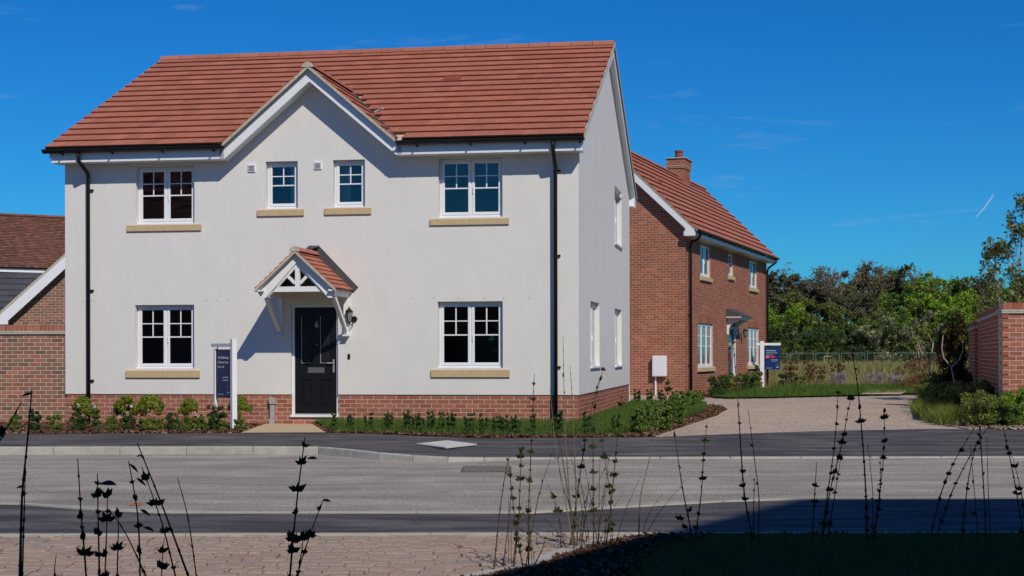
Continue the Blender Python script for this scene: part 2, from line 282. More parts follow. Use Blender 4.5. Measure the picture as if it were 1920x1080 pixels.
# ---- masonry
BL, BH, MJ = 0.210, 0.075, 0.0125     # brick module as measured along the wall, course height, joint
_bm = {}
def brick_mesh(l, h, matn, d=0.03):
    key = (round(l, 3), round(h, 3), matn)
    if key not in _bm:
        b = MB(); x, z = l / 2, h / 2
        b.add([(-x, 0, -z), (x, 0, -z), (x, 0, z), (-x, 0, z), (-x, d, -z), (x, d, -z), (x, d, z), (-x, d, z)],
              [(0, 1, 2, 3), (1, 5, 6, 2), (5, 4, 7, 6)[:0] or (4, 0, 3, 7), (3, 2, 6, 7), (4, 5, 1, 0)])
        me = b.mesh('brick'); me.materials.append(M[matn]); _bm[key] = me
    return _bm[key]
def masonry(thing_o, faces, matn, limit=300, cam_local=None, proud=0.004, upright=False):
    """faces: list of (Plane, u0, u1, z0, z1, openings, topfn). Bricks as parts, the surplus as one joined part."""
    allb = []
    for (P, u0, u1, z0, z1, ops, topfn, *ex) in faces:
        start = ex[0] if ex else 0.0
        nrow = int(round((z1 - z0) / BH))
        for r in range(nrow):
            za, zb = z0 + r * BH + MJ / 2, z0 + (r + 1) * BH - MJ / 2; zc = (za + zb) / 2
            off = start + (BL / 2 if r % 2 else 0)
            a, b2 = u0, u1
            if topfn:
                rr = topfn(zb)
                if rr is None: continue
                a, b2 = max(u0, rr[0]), min(u1, rr[1])
            spans = [(a, b2)]
            for (oa, ob, oz0, oz1) in ops:
                if zc > oz0 and zc < oz1:
                    ns = []
                    for (p, q) in spans:
                        if ob <= p or oa >= q: ns.append((p, q)); continue
                        if oa > p: ns.append((p, oa))
                        if ob < q: ns.append((ob, q))
                    spans = ns
            for (p, q) in spans:
                k0 = math.floor((p - u0 - off) / BL); u = u0 + off + k0 * BL
                while u < q:
                    ca, cb = max(u + MJ / 2, p), min(u + BL - MJ / 2, q); u += BL
                    if cb - ca < 0.03: continue
                    allb.append((P, (ca + cb) / 2, zc, cb - ca))
    allb = [(P, u, z, l, (thing_o.matrix_basis @ P(u, z)) ) for (P, u, z, l) in allb]
    camv = Vector((0, 0, EYE))
    def score(t):
        P, u, z, l, w = t; nw = thing_o.matrix_basis.to_3x3() @ P.n; d = camv - w; x = w.x / max(w.y, .1)
        vis = 1 if (abs(x) < 0.335 and w.y > 0 and nw.dot(d) > 0) else 0
        return -(vis * 1e3 + abs(nw.dot(d.normalized())) * l / d.length)
    allb.sort(key=score)
    jb = MB()
    for i, (P, u, z, l, w) in enumerate(allb):
        ang = math.atan2(P.u.y, P.u.x)
        jit = random.uniform(-0.001, 0.001)
        if i < limit:
            p = P(u, z, proud + jit); link_mesh('brick', brick_mesh(l, BH - MJ, matn), thing_o, p, (0, 0, ang))
        else:
            h = (BH - MJ) / 2; c = [P(u - l / 2, z - h, proud + jit), P(u + l / 2, z - h, proud + jit), P(u + l / 2, z + h, proud + jit), P(u - l / 2, z + h, proud + jit)]
            e = [P(u - l / 2, z - h, -.01), P(u + l / 2, z - h, -.01), P(u + l / 2, z + h, -.01), P(u - l / 2, z + h, -.01)]
            jb.add(c + e, [(0, 1, 2, 3), (1, 5, 6, 2), (4, 0, 3, 7), (3, 2, 6, 7), (4, 5, 1, 0)])
    if jb.v: jb.build('brickwork', M[matn], thing_o, kind='stuff')
def grid_wall(mb, P, u0, u1, z0, z1, ops, reveal=0.1, d=0.0):
    us = sorted({u0, u1, *[v for o in ops for v in o[:2] if u0 < v < u1]}); zs = sorted({z0, z1, *[v for o in ops for v in o[2:4] if z0 < v < z1]})
    for i in range(len(us) - 1):
        for j in range(len(zs) - 1):
            uc, zc = (us[i] + us[i + 1]) / 2, (zs[j] + zs[j + 1]) / 2
            if any(o[0] < uc < o[1] and o[2] < zc < o[3] for o in ops): continue
            mb.add([P(us[i], zs[j], d), P(us[i + 1], zs[j], d), P(us[i + 1], zs[j + 1], d), P(us[i], zs[j + 1], d)], [(0, 1, 2, 3)])
    for (a, b, c, e, *sk) in ops:
        q = [P(a, c, d), P(b, c, d), P(b, e, d), P(a, e, d)]; r = [P(a, c, d - reveal), P(b, c, d - reveal), P(b, e, d - reveal), P(a, e, d - reveal)]
        mb.add(q + r, [(1, 5, 6, 2), (3, 7, 4, 0)] + ([] if 'b' in sk else [(0, 4, 5, 1)]) + ([] if 't' in sk else [(2, 6, 7, 3)]))

# ---- roof tiling: origin O (eave corner), X along eave, U up the slope, Nn normal
_tm = {}
def tile_mesh(w, l, matn, th=0.022):
    key = (round(w, 3), round(l, 3), matn, th)
    if key not in _tm:
        g = 0.0022; b = MB(); lift = th + 0.012
        x = w / 2 - g
        uc = th * 1.0
        b.add([(-x, uc, -0.004), (x, uc, -0.004), (x, l, -0.014), (-x, l, -0.014), (-x, 0, lift), (x, 0, lift), (x, l, 0.006), (-x, l, 0.006)],
              [(3, 2, 1, 0), (4, 5, 6, 7), (0, 1, 5, 4), (1, 2, 6, 5), (3, 0, 4, 7)])
        me = b.mesh('roof_tile'); me.materials.append(M[matn]); _tm[key] = me
    return _tm[key]
def tiled(thing_o, O, X, U, width, length, rows, tw, matn, skip=None, limit=300, name='roof_tile', th=0.022, joined_name='roof_tiling', pri=None):
    O, X, U = Vector(O), Vector(X).normalized(), Vector(U).normalized(); Nn = X.cross(U)
    g = length / rows; tiles = []
    for r in range(rows):
        u = (tw / 2 if r % 2 else 0) - tw
        while u < width:
            a, b = max(u, 0), min(u + tw, width); u += tw
            if b - a < 0.04: continue
            c = (a + b) / 2; pos = O + X * c + U * (r * g)
            if skip and skip(c, r * g + g / 2, pos): continue
            tiles.append((pos, b - a, g * 1.12 if r < rows - 1 else g * 0.98))
    Rm = Matrix((X, U, Nn)).transposed()
    def score(t):
        w = thing_o.matrix_basis @ t[0]; x = w.x / max(w.y, .1)
        return (0 if abs(x) < 0.335 else 1, (w - Vector((0, 0, EYE))).length)
    tiles.sort(key=score)
    jb = MB()
    for i, (p, w, l) in enumerate(tiles):
        if i < limit:
            link_mesh(name, tile_mesh(w, l, matn, th), thing_o, p + Nn * random.uniform(-.0015, .0015), Rm.to_euler())
        else:
            me = tile_mesh(w, l, matn, th); k = len(jb.v)
            vv = [p + Rm @ v.co for v in me.vertices]
            jb.add(vv, [tuple(pl.vertices) for pl in me.polygons])
    if jb.v: jb.build(joined_name, M[matn], thing_o, kind='stuff')

# ---- windows (frame > sash, pane)
def window(parent, P, u0, u1, z0, z1, rec=0.075, lights=2, bars='upper', glass='glass', label=None, sills=True):
    fr = MB(); f = 0.042; d0, d1 = -rec - 0.06, -rec
    g = 0.004; a, b, c, e = u0 + g, u1 - g, z0 + g, z1 - g
    fr.pbox(P, a, a + f, c, e, d0, d1); fr.pbox(P, b - f, b, c, e, d0, d1)
    fr.pbox(P, a + f, b - f, c, c + f * 1.2, d0, d1); fr.pbox(P, a + f, b - f, e - f, e, d0, d1)
    fr.pbox(P, a - 0.002, b + 0.002, c - 0.002, c + 0.028, d1, d1 + 0.035)   # projecting base
    n = lights; W_ = (b - a - 2 * f)
    mull = 0.03 if n > 1 else 0
    lw = (W_ - mull * (n - 1)) / n
    for i in range(1, n): fr.pbox(P, a + f + i * lw + (i - 1) * mull, a + f + i * lw + i * mull, c + f, e - f, d0, d1 - 0.003)
    fo = bevel(fr.build('window', M['white'], parent), 0.004)
    if label: fo['label'] = label
    for i in range(n):
        s0 = a + f + i * (lw + mull) - 0.006; s1 = s0 + lw + 0.012; t0, t1 = c + f * 1.2 - 0.006, e - f + 0.006; s = 0.05
        sa = MB(); q0, q1 = -rec - 0.03, -rec + 0.012
        sa.pbox(P, s0, s0 + s, t0, t1, q0, q1); sa.pbox(P, s1 - s, s1, t0, t1, q0, q1)
        sa.pbox(P, s0 + s, s1 - s, t0, t0 + s, q0, q1); sa.pbox(P, s0 + s, s1 - s, t1 - s, t1, q0, q1)
        bevel(sa.build('sash', M['white'], fo), 0.005)
        p0, p1, r0, r1 = s0 + s, s1 - s, t0 + s, t1 - s
        pn = MB(); gd = q1 - 0.022
        if glass == 'glassr': pn.add([P(p0, r0, gd), P(p1, r0, gd), P(p1, r1, gd), P(p0, r1, gd)], [(0, 1, 2, 3)])
        else: pn.pbox(P, p0, p1, r0, r1, gd - 0.012, gd)
        pn.build('pane', M[glass], fo)
        bb = MB(); bw = 0.011; gd2 = gd + 0.003
        if bars == 'upper':
            zm = r0 + (r1 - r0) * 0.495; zt = r0 + (r1 - r0) * 0.745; um = (p0 + p1) / 2
            bb.pbox(P, p0, p1, zm - bw, zm + bw, gd, gd2); bb.pbox(P, p0, p1, zt - bw * .8, zt + bw * .8, gd, gd2)
            bb.pbox(P, um - bw, um + bw, zm + bw, zt - bw * .8, gd, gd2); bb.pbox(P, um - bw, um + bw, zt + bw * .8, r1, gd, gd2)
        elif bars == 'cross':
            um = (p0 + p1) / 2
            bb.pbox(P, um - bw, um + bw, r0 + (r1 - r0) * .47, r1, gd, gd2 - .001)
            for k in (0.47, 0.74): zz = r0 + (r1 - r0) * k; bb.pbox(P, p0, p1, zz - bw, zz + bw, gd, gd2)
        elif bars == 'one':
            zz = r0 + (r1 - r0) * .55; bb.pbox(P, p0, p1, zz - bw, zz + bw, gd, gd2)
        if bb.v: bb.build('glazing_bar', M['white'], fo)
        if lights == 2 and i == 1:
            hm = MB(); hz = r0 + (r1 - r0) * .38; hm.pbox(P, s0 + .018, s0 + .032, hz, hz + .11, q1, q1 + .018); hm.build('handle', M['white'], fo)
    return fo
def room(parent, P, u0, u1, z0, z1, d0, floor):
    b = MB(); q = lambda a, c, d: P(a, c, d)
    for (a, c, e, g) in ((u0, z0, u0, z1), (u1, z1, u1, z0), (u0, z1, u1, z1), (u1, z0, u0, z0)): b.add([q(a, c, d0), q(e, g, d0), q(e, g, d0 - .17), q(a, c, d0 - .17)], [(0, 1, 2, 3)])
    b.build('inner_reveal', M['whitep'], parent)
    a, c, e, g, f0, f1 = u0 - .9, u1 + .9, floor, z1 + .28, d0 - .17, d0 - 3.4
    b = MB(); b.add([q(a, e, f0), q(c, e, f0), q(c, g, f0), q(a, g, f0), q(a, e, f1), q(c, e, f1), q(c, g, f1), q(a, g, f1), q(u0, z0, f0), q(u1, z0, f0), q(u1, z1, f0), q(u0, z1, f0)],
        [(4, 5, 6, 7), (0, 4, 7, 3), (1, 2, 6, 5), (3, 7, 6, 2), (0, 1, 9, 8), (1, 2, 10, 9), (2, 3, 11, 10), (3, 0, 8, 11)]); b.build('room_wall', M['room'], parent)
    b = MB(); b.add([q(a, e + .001, f0), q(c, e + .001, f0), q(c, e + .001, f1), q(a, e + .001, f1)], [(0, 1, 2, 3)]); b.build('room_floor', M['floorboard'], parent)
def sill(parent, P, u0, u1, z0, z1, d=0.055, split=True):
    b = MB(); um = (u0 + u1) / 2; g = 0.0015 if split else 0
    for (a, c) in ([(u0, um - g), (um + g, u1)] if split else [(u0, u1)]):
        b.pbox(P, a, c, z0, z1 - 0.018, -0.05, d)
        b.add([P(a, z1 - .018, d - .002), P(c, z1 - .018, d - .002), P(c, z1 + .01, -.02), P(a, z1 + .01, -.02), P(a, z1 - .018, -.02), P(c, z1 - .018, -.02)],
              [(0, 1, 2, 3), (0, 3, 4), (1, 5, 2)])
    return bevel(b.build('window_sill', M['sill'], parent), 0.004)
def downpipe(parent, pts, r=0.034, clips=(), P=None):
    o = MB().tube(pts, r, 12).build('downpipe', M['black'], parent, smooth=True)
    for z, side in clips:
        c = MB(); p = pts[-1]
        c.pbox(P[0], P[1] - r - .012, P[1] + r + (.04 if side else .012), z - .016, z + .016, 0.0, .06); c.build('pipe_clip', M['black'], o)
    return o
def gutter(parent, a, b, nrm, r=0.055):
    """half-round gutter between a and b; nrm = outward"""
    a, b, nrm = Vector(a), Vector(b), Vector(nrm); g = MB(); n = 9; prof = []
    for k in range(n):
        t = math.pi * k / (n - 1); prof.append((math.cos(t) * r, -math.sin(t) * r))
    prof2 = [(x * 0.9, y * 0.9) for x, y in prof[::-1]]
    pr = prof + prof2
    va = [a + nrm * x + Vector((0, 0, y)) for x, y in pr]
    g.prism(va, b - a)
    return g.build('gutter', M['black'], parent, smooth=False)
def text_mesh(body, size, matn, parent, loc, rot, name='lettering', bold=False, align='LEFT', sx=1.0):
    cu = bpy.data.curves.new('txt', 'FONT'); cu.body = body; cu.size = size; cu.align_x = align; cu.extrude = 0.0006
    if bold: cu.offset = size * 0.018
    t = bpy.data.objects.new('txt', cu); COL.objects.link(t)
    bpy.context.view_layer.update(); dg = bpy.context.evaluated_depsgraph_get()
    me = bpy.data.meshes.new_from_object(t.evaluated_get(dg)); bpy.data.objects.remove(t); bpy.data.curves.remove(cu)
    me.materials.clear(); me.materials.append(M[matn])
    o = link_mesh(name, me, parent, loc, rot, (sx, 1, 1)); return o

# ---- foliage
def leaf_cloud(centers, radii, n, size, flat=0.0, squash=1.0, shell=0.55):
    """quads scattered through clumps"""
    centers = np.asarray(centers, float); radii = np.asarray(radii, float); k = len(centers)
    idx = rng.integers(0, k, n); d = rng.normal(size=(n, 3)); d /= np.linalg.norm(d, axis=1)[:, None]
    rr = (shell + (1 - shell) * rng.random(n)) ** 1.0 * np.where(rng.random(n) < .8, 1, rng.random(n))
    rad = radii[idx]; rad = rad[:, None] * np.array([1, 1, squash]) if rad.ndim == 1 else rad
    c = centers[idx] + d * rr[:, None] * rad
    nrm = d * 0.7 + rng.normal(size=(n, 3)) * 0.6 + np.array([0, 0, flat]); nrm /= np.linalg.norm(nrm, axis=1)[:, None]
    a = np.cross(nrm, rng.normal(size=(n, 3))); a /= np.linalg.norm(a, axis=1)[:, None]; b = np.cross(nrm, a)
    s = size * (0.6 + 0.8 * rng.random(n))[:, None]
    V = np.stack([c - a * s * .9, c - b * s * .45, c + a * s * .9, c + b * s * .45], 1).reshape(-1, 3)
    return V, np.arange(n * 4).reshape(n, 4)
def join_np(parts):
    V = []; F = []; k = 0
    for v, f in parts: V.append(v); F.append(f + k); k += len(v)
    return np.concatenate(V), np.concatenate(F)
def blades(pts, h, w, lean=0.3):
    n = len(pts); t = rng.random(n) * 2 * np.pi; hh = h * (0.5 + rng.random(n)); dx = np.cos(t) * w; dy = np.sin(t) * w
    l = rng.normal(size=(n, 2)) * lean * hh[:, None]
    p = np.asarray(pts)
    V = np.stack([p + np.stack([dx, dy, 0 * dx], 1), p - np.stack([dx, dy, 0 * dx], 1), p + np.stack([l[:, 0], l[:, 1], hh], 1)], 1).reshape(-1, 3)
    return V, np.arange(n * 3).reshape(n, 3)
def inpoly(x, y, poly):
    inside = np.zeros(len(x), bool); j = len(poly) - 1
    for i in range(len(poly)):
        xi, yi = poly[i]; xj, yj = poly[j]
        c = ((yi > y) != (yj > y)) & (x < (xj - xi) * (y - yi) / (yj - yi + 1e-12) + xi); inside ^= c; j = i
    return inside
def scatter(poly, n, z=0.0, holes=()):
    P_ = np.array(poly); lo, hi = P_.min(0), P_.max(0); out_ = []
    got = 0
    while got < n:
        q = rng.random((n * 2, 2)) * (hi - lo) + lo; m_ = inpoly(q[:, 0], q[:, 1], poly)
        for h in holes: m_ &= ~inpoly(q[:, 0], q[:, 1], h)
        q = q[m_]; out_.append(q); got += len(q)
        if len(q) == 0: break
    q = np.concatenate(out_)[:n]
    zz = z(q[:, 0], q[:, 1]) if callable(z) else np.full(len(q), z)
    return np.column_stack([q, zz])
def chips(pts, s):
    n = len(pts); a = rng.normal(size=(n, 3)) * [1, 1, .35]; a /= np.linalg.norm(a, axis=1)[:, None]; b = np.cross(a, rng.normal(size=(n, 3))); b /= np.linalg.norm(b, axis=1)[:, None]
    ss = s * (.4 + rng.random(n))[:, None]; p = pts + [0, 0, s * .3]
    V = np.stack([p - a * ss - b * ss * .35, p + a * ss - b * ss * .35, p + a * ss + b * ss * .35, p - a * ss + b * ss * .35], 1).reshape(-1, 3)
    return V, np.arange(n * 4).reshape(n, 4)
# ============================================================ SETTING: ground surfaces
def sheet(name, poly, z, m, kind='structure', parent=None):
    b = MB(); zz = z if callable(z) else (lambda x, y: z)
    b.add([(x, y, zz(x, y)) for x, y in poly], [tuple(range(len(poly)))])
    return b.build(name, m, parent, kind=kind)
def lerp_line(pts):
    xs = [p[0] for p in pts]; ys = [p[1] for p in pts]
    return lambda x: float(np.interp(x, xs, ys))
def strip(name, xs, fn, bk, zf, zb, m, kind='structure', parent=None):
    b = MB(); xs = sorted(set(xs)); vs = []; fs = []
    for x in xs: vs += [(x, fn(x), zf(x)), (x, bk(x), zb(x))]
    for i in range(len(xs) - 1): fs.append((2 * i, 2 * i + 2, 2 * i + 3, 2 * i + 1))
    b.add(vs, fs); return b.build(name, m, parent, kind=kind)
sheet('ground', [(-2500, -600), (2500, -600), (2500, 4500), (-2500, 4500)], -0.16, M['field'])
sheet('road', [(-60, 10.5), (60, 10.5), (60, 22.5), (-60, 22.5)], -0.10, M['road'])
sheet('lane', [(-60, -40), (60, -40), (60, 9.2), (-60, 9.2)], -0.125, M['tarmac'])
kf = [(-60, 20.99), (-2.95, 20.87), (-2.57, 20.72), (-1.92, 19.95), (-1.46, 19.45), (-0.73, 19.2), (0.27, 19.72), (1.2, 19.8), (6.4, 19.78), (60, 19.8)]
kfl = lerp_line(kf)
kz = lerp_line([(-60, 0), (-2.2, 0), (-1.2, -0.03), (0.4, -0.085), (60, -0.085)])
bk = lerp_line([(-60, 24.6), (-4.3, 24.5), (-2.6, 24.55), (-0.48, 22.95), (1.43, 23.05), (2.16, 23.25), (4.6, 24.75), (7.08, 25.6), (7.6, 25.3), (60, 25.2)])
xs = [-60, -30] + [round(-12 + i * 0.35, 2) for i in range(70)] + [20, 60]
strip('pavement', xs, lambda x: kfl(x) + 0.12, bk, kz, lambda x: -0.003, M['tarmac'])
# far kerb, stone by stone
kerb = bpy.data.objects.new('kerb', None); COL.objects.link(kerb); kerb['kind'] = 'structure'
x = -11.6
while x < 9.0:
    st = 0.9 if not (-3 < x < 1) else 0.45; x1 = x + st - 0.003
    b = MB(); a0, a1 = (x, kfl(x)), (x1, kfl(x1)); za, zb = kz(x), kz(x1)
    b.hexa([(a0[0], a0[1], -.2), (a1[0], a1[1], -.2), (a1[0], a1[1] + .125, -.2), (a0[0], a0[1] + .125, -.2),
            (a0[0], a0[1] + .012, za + .002), (a1[0], a1[1] + .012, zb + .002), (a1[0], a1[1] + .125, zb + .006), (a0[0], a0[1] + .125, za + .006)])
    bevel(b.build('kerb_stone', M['kerb'], kerb), 0.012, 2); x += st
for (p, q) in ((-60, -11.6), (9.0, 60)):
    b = MB(); b.hexa([(p, kfl(p), -.2), (q, kfl(q), -.2), (q, kfl(q) + .125, -.2), (p, kfl(p) + .125, -.2), (p, kfl(p), kz(p)), (q, kfl(q), kz(q)), (q, kfl(q) + .125, kz(q)), (p, kfl(p) + .125, kz(p))])
    b.build('kerb_run', M['kerb'], kerb)
# near side: flush kerb line, dark footway, edging
nk = lerp_line([(-60, 14.6), (-4.63, 13.96), (-3.72, 13.36), (-2.96, 13.03), (0.18, 12.96), (1.62, 13.8), (2.64, 14.2), (60, 14.2)])
strip('near_pavement', [-60, -8, -4.63, -3.72, -2.96, -1, 0.18, 0.9, 1.62, 2.1, 2.64, 6, 60], lambda x: 11.40, nk, lambda x: -0.094, lambda x: -0.094, M['tarmac'])
nkb = bpy.data.objects.new('near_kerb', None); COL.objects.link(nkb); nkb['kind'] = 'structure'
x = -8.0
while x < 9.0:
    x1 = x + 0.894; b = MB(); y0, y1 = nk(x), nk(x1)
    b.hexa([(x, y0, -.2), (x1, y1, -.2), (x1, y1 + .13, -.2), (x, y0 + .13, -.2), (x, y0, -.082), (x1, y1, -.082), (x1, y1 + .13, -.086), (x, y0 + .13, -.086)])
    b.build('kerb_stone', M['conc'], nkb); x += 0.9
x = -6.0
while x < 8.0:
    b = MB(); b.box(x, 11.36, -.2, x + 0.894, 11.44, -0.076); b.build('edging_stone', M['conc'], nkb); x += 0.9
# orange survey mark sprayed on the road
b = MB(); rr = []
for k in range(24):
    t = 2 * math.pi * k / 24; w = 0.016
    rr += [(-3.37 + math.cos(t) * .06, 13.86 + math.sin(t) * .13, -0.095), (-3.37 + math.cos(t) * .035, 13.86 + math.sin(t) * .085, -0.095)]
b.add(rr, [(2 * k, 2 * ((k + 1) % 24), 2 * ((k + 1) % 24) + 1, 2 * k + 1) for k in range(24)])
tag(b.build('road_marking', M['orange']), 'small orange painted ring on the worn grey road near the flush kerb', 'road marking')
# near block paved drive
mulch_edge = [(-0.6, 8.6), (-0.13, 9.36), (0.13, 9.71), (0.28, 10.08), (0.47, 10.63), (0.85, 11.24), (1.0, 11.36)]
ml = lambda y: float(np.interp(y, [p[1] for p in mulch_edge], [p[0] for p in mulch_edge]))
dr = sheet('near_driveway', [(-9, 8.3), (ml(8.3), 8.3), (ml(9), 9), (ml(9.8), 9.8), (ml(10.6), 10.6), (ml(11.36), 11.36), (-9, 11.36)], -0.108, M['sand'])
pv = MB(); pv.box(-.5, -.5, -.03, .5, .5, 0); pvm = pv.mesh('paver'); pvm.materials.append(M['paver'])
def bevelled_block(m):
    b = MB(); i = 0.475; b.add([(-.5, -.5, -.5), (.5, -.5, -.5), (.5, .5, -.5), (-.5, .5, -.5), (-.5, -.5, -.06), (.5, -.5, -.06), (.5, .5, -.06), (-.5, .5, -.06), (-i, -i, 0), (i, -i, 0), (i, i, 0), (-i, i, 0)],
          [(0, 1, 5, 4), (1, 2, 6, 5), (2, 3, 7, 6), (3, 0, 4, 7), (4, 5, 9, 8), (5, 6, 10, 9), (6, 7, 11, 10), (7, 4, 8, 11), (8, 9, 10, 11)])
    me = b.mesh('paver'); me.materials.append(M[m]); return me
pvm = bevelled_block('paver')
blk = []
y = 8.35
while y < 11.34:
    h = 0.118; x = -7.0 + random.random() * .2; hh = min(h, 11.355 - y)
    while x < ml(y + h / 2) - 0.13:
        w = random.choice([0.09, 0.12, 0.15, 0.17, 0.19]); w = min(w, ml(y + h / 2) - 0.125 - x)
        if w > .05: blk.append((x + w / 2, y + hh / 2, w, hh))
        x += w
    y += h
blk.sort(key=lambda t: (0 if abs(t[0] / t[1]) < .335 and t[1] > 9.25 else 1, -t[1] if False else t[1]))
jb = MB()
for i, (x, y, w, h) in enumerate(blk):
    z = -0.088 + random.uniform(-.007, .007); rz = random.gauss(0, .02); rx = random.gauss(0, .02)
    if i < 300:
        link_mesh('paver', pvm, dr, (x, y, z), (rx, random.gauss(0, .012), rz), (w - .008, h - .009, .06))
    else:
        Rt = Matrix.Translation((x, y, z)) @ Euler((rx, 0, rz)).to_matrix().to_4x4() @ Matrix.Diagonal((w - .009, h - .010, .06, 1))
        jb.add([Rt @ v.co for v in pvm.vertices], [tuple(p.vertices) for p in pvm.polygons])
jb.build('paver_field', M['paver'], dr, kind='stuff')
for i in range(22):      # pale edging along the curve of the mulch bed
    y0 = 8.6 + i * 0.125; y1 = y0 + 0.119
    if y1 > 11.36: break
    xa, xb = ml(y0) , ml(y1)
    b = MB(); b.hexa([(xa - .12, y0, -.2), (xa, y0, -.2), (xb, y1, -.2), (xb - .12, y1, -.2), (xa - .12, y0, -.082), (xa, y0, -.08), (xb, y1, -.08), (xb - .12, y1, -.082)])
    b.build('edging_stone', M['conc'], dr)
# near mulch mound and shaded lawn
def mz(x, y):
    d = x - np.interp(y, [p[1] for p in mulch_edge], [p[0] for p in mulch_edge]); d2 = 11.36 - y
    return -0.10 + 0.035 * (1 - np.exp(-np.clip(np.minimum(d, d2 * 1.0), 0, 9) / 0.25))
gx = np.linspace(-1.2, 9, 70); gy = np.linspace(5.0, 11.36, 44); V = []; F = []
for j, yy in enumerate(gy):
    for i, xx in enumerate(gx):
        xe = max(xx, ml(yy)); V.append((xe, yy, float(mz(xe, yy)) + random.uniform(-.006, .006)))
for j in range(len(gy) - 1):
    for i in range(len(gx) - 1): F.append((j * 70 + i, j * 70 + i + 1, (j + 1) * 70 + i + 1, (j + 1) * 70 + i))
b = MB(); b.add(V, F); b.build('mulch_bed', M['mulch'], kind='structure')
mp_ = [(-0.6, 8.6), (-0.13, 9.36), (0.13, 9.71), (0.28, 10.08), (0.47, 10.63), (0.85, 11.24), (1.0, 11.34), (4, 11.34), (4, 11.3), (1.5, 11.3), (1.0, 10.4), (0.75, 9.3), (0.55, 8.5)]
p = scatter(mp_, 5200, lambda x, y: np.array([mz(a, c) for a, c in zip(x, y)])); v, f = chips(p, 0.028); V_, F_ = v, f
o = obj('bark_chips', npmesh('bark_chips', V_, F_, M['chip']), kind='stuff'); tag(o, 'dark bark chips over the shaded planting bed beside the block paving', 'mulch')
lawn_near = [(0.55, 7.5), (0.70, 9.3), (0.95, 10.4), (1.25, 11.2), (1.5, 11.33), (6.5, 11.33), (6.5, 7.5)]
p = scatter(lawn_near, 52000, lambda x, y: np.array([mz(a, c) for a, c in zip(x, y)])); v, f = blades(p, 0.04, 0.0026)
o = obj('near_lawn', npmesh('near_lawn', v, f, M['grass'], 3), kind='stuff'); tag(o, 'dark short grass in the building shade closest to the camera', 'grass')
b = MB(); b.add([(-9, 3.0, -.05), (-0.6, 3.0, -.05), (-0.6, 8.3, -.05), (-9, 8.3, -.05)], [(0, 1, 2, 3)]); b.add([(-0.6, 3, -.05), (9, 3, 0.02), (9, 5.1, .02), (-0.6, 8.3, -.05)], [(0, 1, 2, 3)]); b.build('planting_bed', M['mulch'], kind='structure')

# far side: beds and lawns round the rendered house
sheet('flower_bed', [(-60, 24.58), (-4.3, 24.48), (-4.42, 28.4), (-60, 30.5)], -0.012, M['mulch'])
pth = sheet('entrance_path', [(-4.3, 24.47), (-2.95, 24.52), (-3.6, 27.9), (-4.42, 28.0)], 0.010, M['slab'])
lawnz = 0.075
lawn = [(-2.85, 24.75), (-1.6, 24.4), (-0.48, 23.55), (1.43, 23.6), (1.95, 23.9), (2.6, 26.6), (3.1, 28.6), (4.15, 33.0), (4.6, 36.6), (3.0, 38.4), (0.5, 28), (-3.6, 27.95)]
def lz(x, y):
    return lawnz * np.clip((y - np.interp(x, [-2.85, -1.6, -.48, 1.43, 4], [24.6, 24.3, 23.3, 23.4, 23]) ) / 1.2, 0.12, 1)
P_ = [(-2.95, 24.56), (-1.6, 23.95), (-0.48, 22.98), (1.43, 23.08), (2.16, 23.28), (3.22, 27.45), (4.0, 30.5), (4.75, 34.2), (4.95, 36.6), (4.2, 39.2), (1.9, 39.2), (0.7, 28.0), (-3.65, 28.0)]
b = MB(); b.add([(x, y, 0.0) for x, y in P_], [tuple(range(len(P_)))]); b.build('mulch_border', M['mulch'], kind='structure')
b = MB(); b.add([(x, y, float(lz(x, y))) for x, y in lawn], [tuple(range(len(lawn)))])
vs2 = [(x, y, float(lz(x, y))) for x, y in lawn] + [(x, y, -0.02) for x, y in lawn]; n = len(lawn)
b.add(vs2, [(i, (i + 1) % n, n + (i + 1) % n, n + i) for i in range(n)]); b.build('front_lawn', M['turf'], kind='structure')
p = scatter(lawn, 42000, lambda x, y: lz(x, y)); v, f = blades(p, 0.06, 0.0045)
o = obj('lawn_grass', npmesh('lawn_grass', v, f, M['grass'], 3), kind='stuff'); tag(o, 'bright mown grass along the foot of the white house', 'grass')
p1 = scatter(P_, 9000, 0.004, [lawn]); p2 = scatter([(-13, 24.62), (-4.35, 24.5), (-4.42, 27.9), (-13, 29)], 9000, 0.0)
v, f = chips(np.concatenate([p1, p2]), 0.035)
o = obj('border_mulch', npmesh('border_mulch', v, f, M['chip']), kind='stuff'); tag(o, 'brown bark chips in the borders in front of the white house', 'mulch')
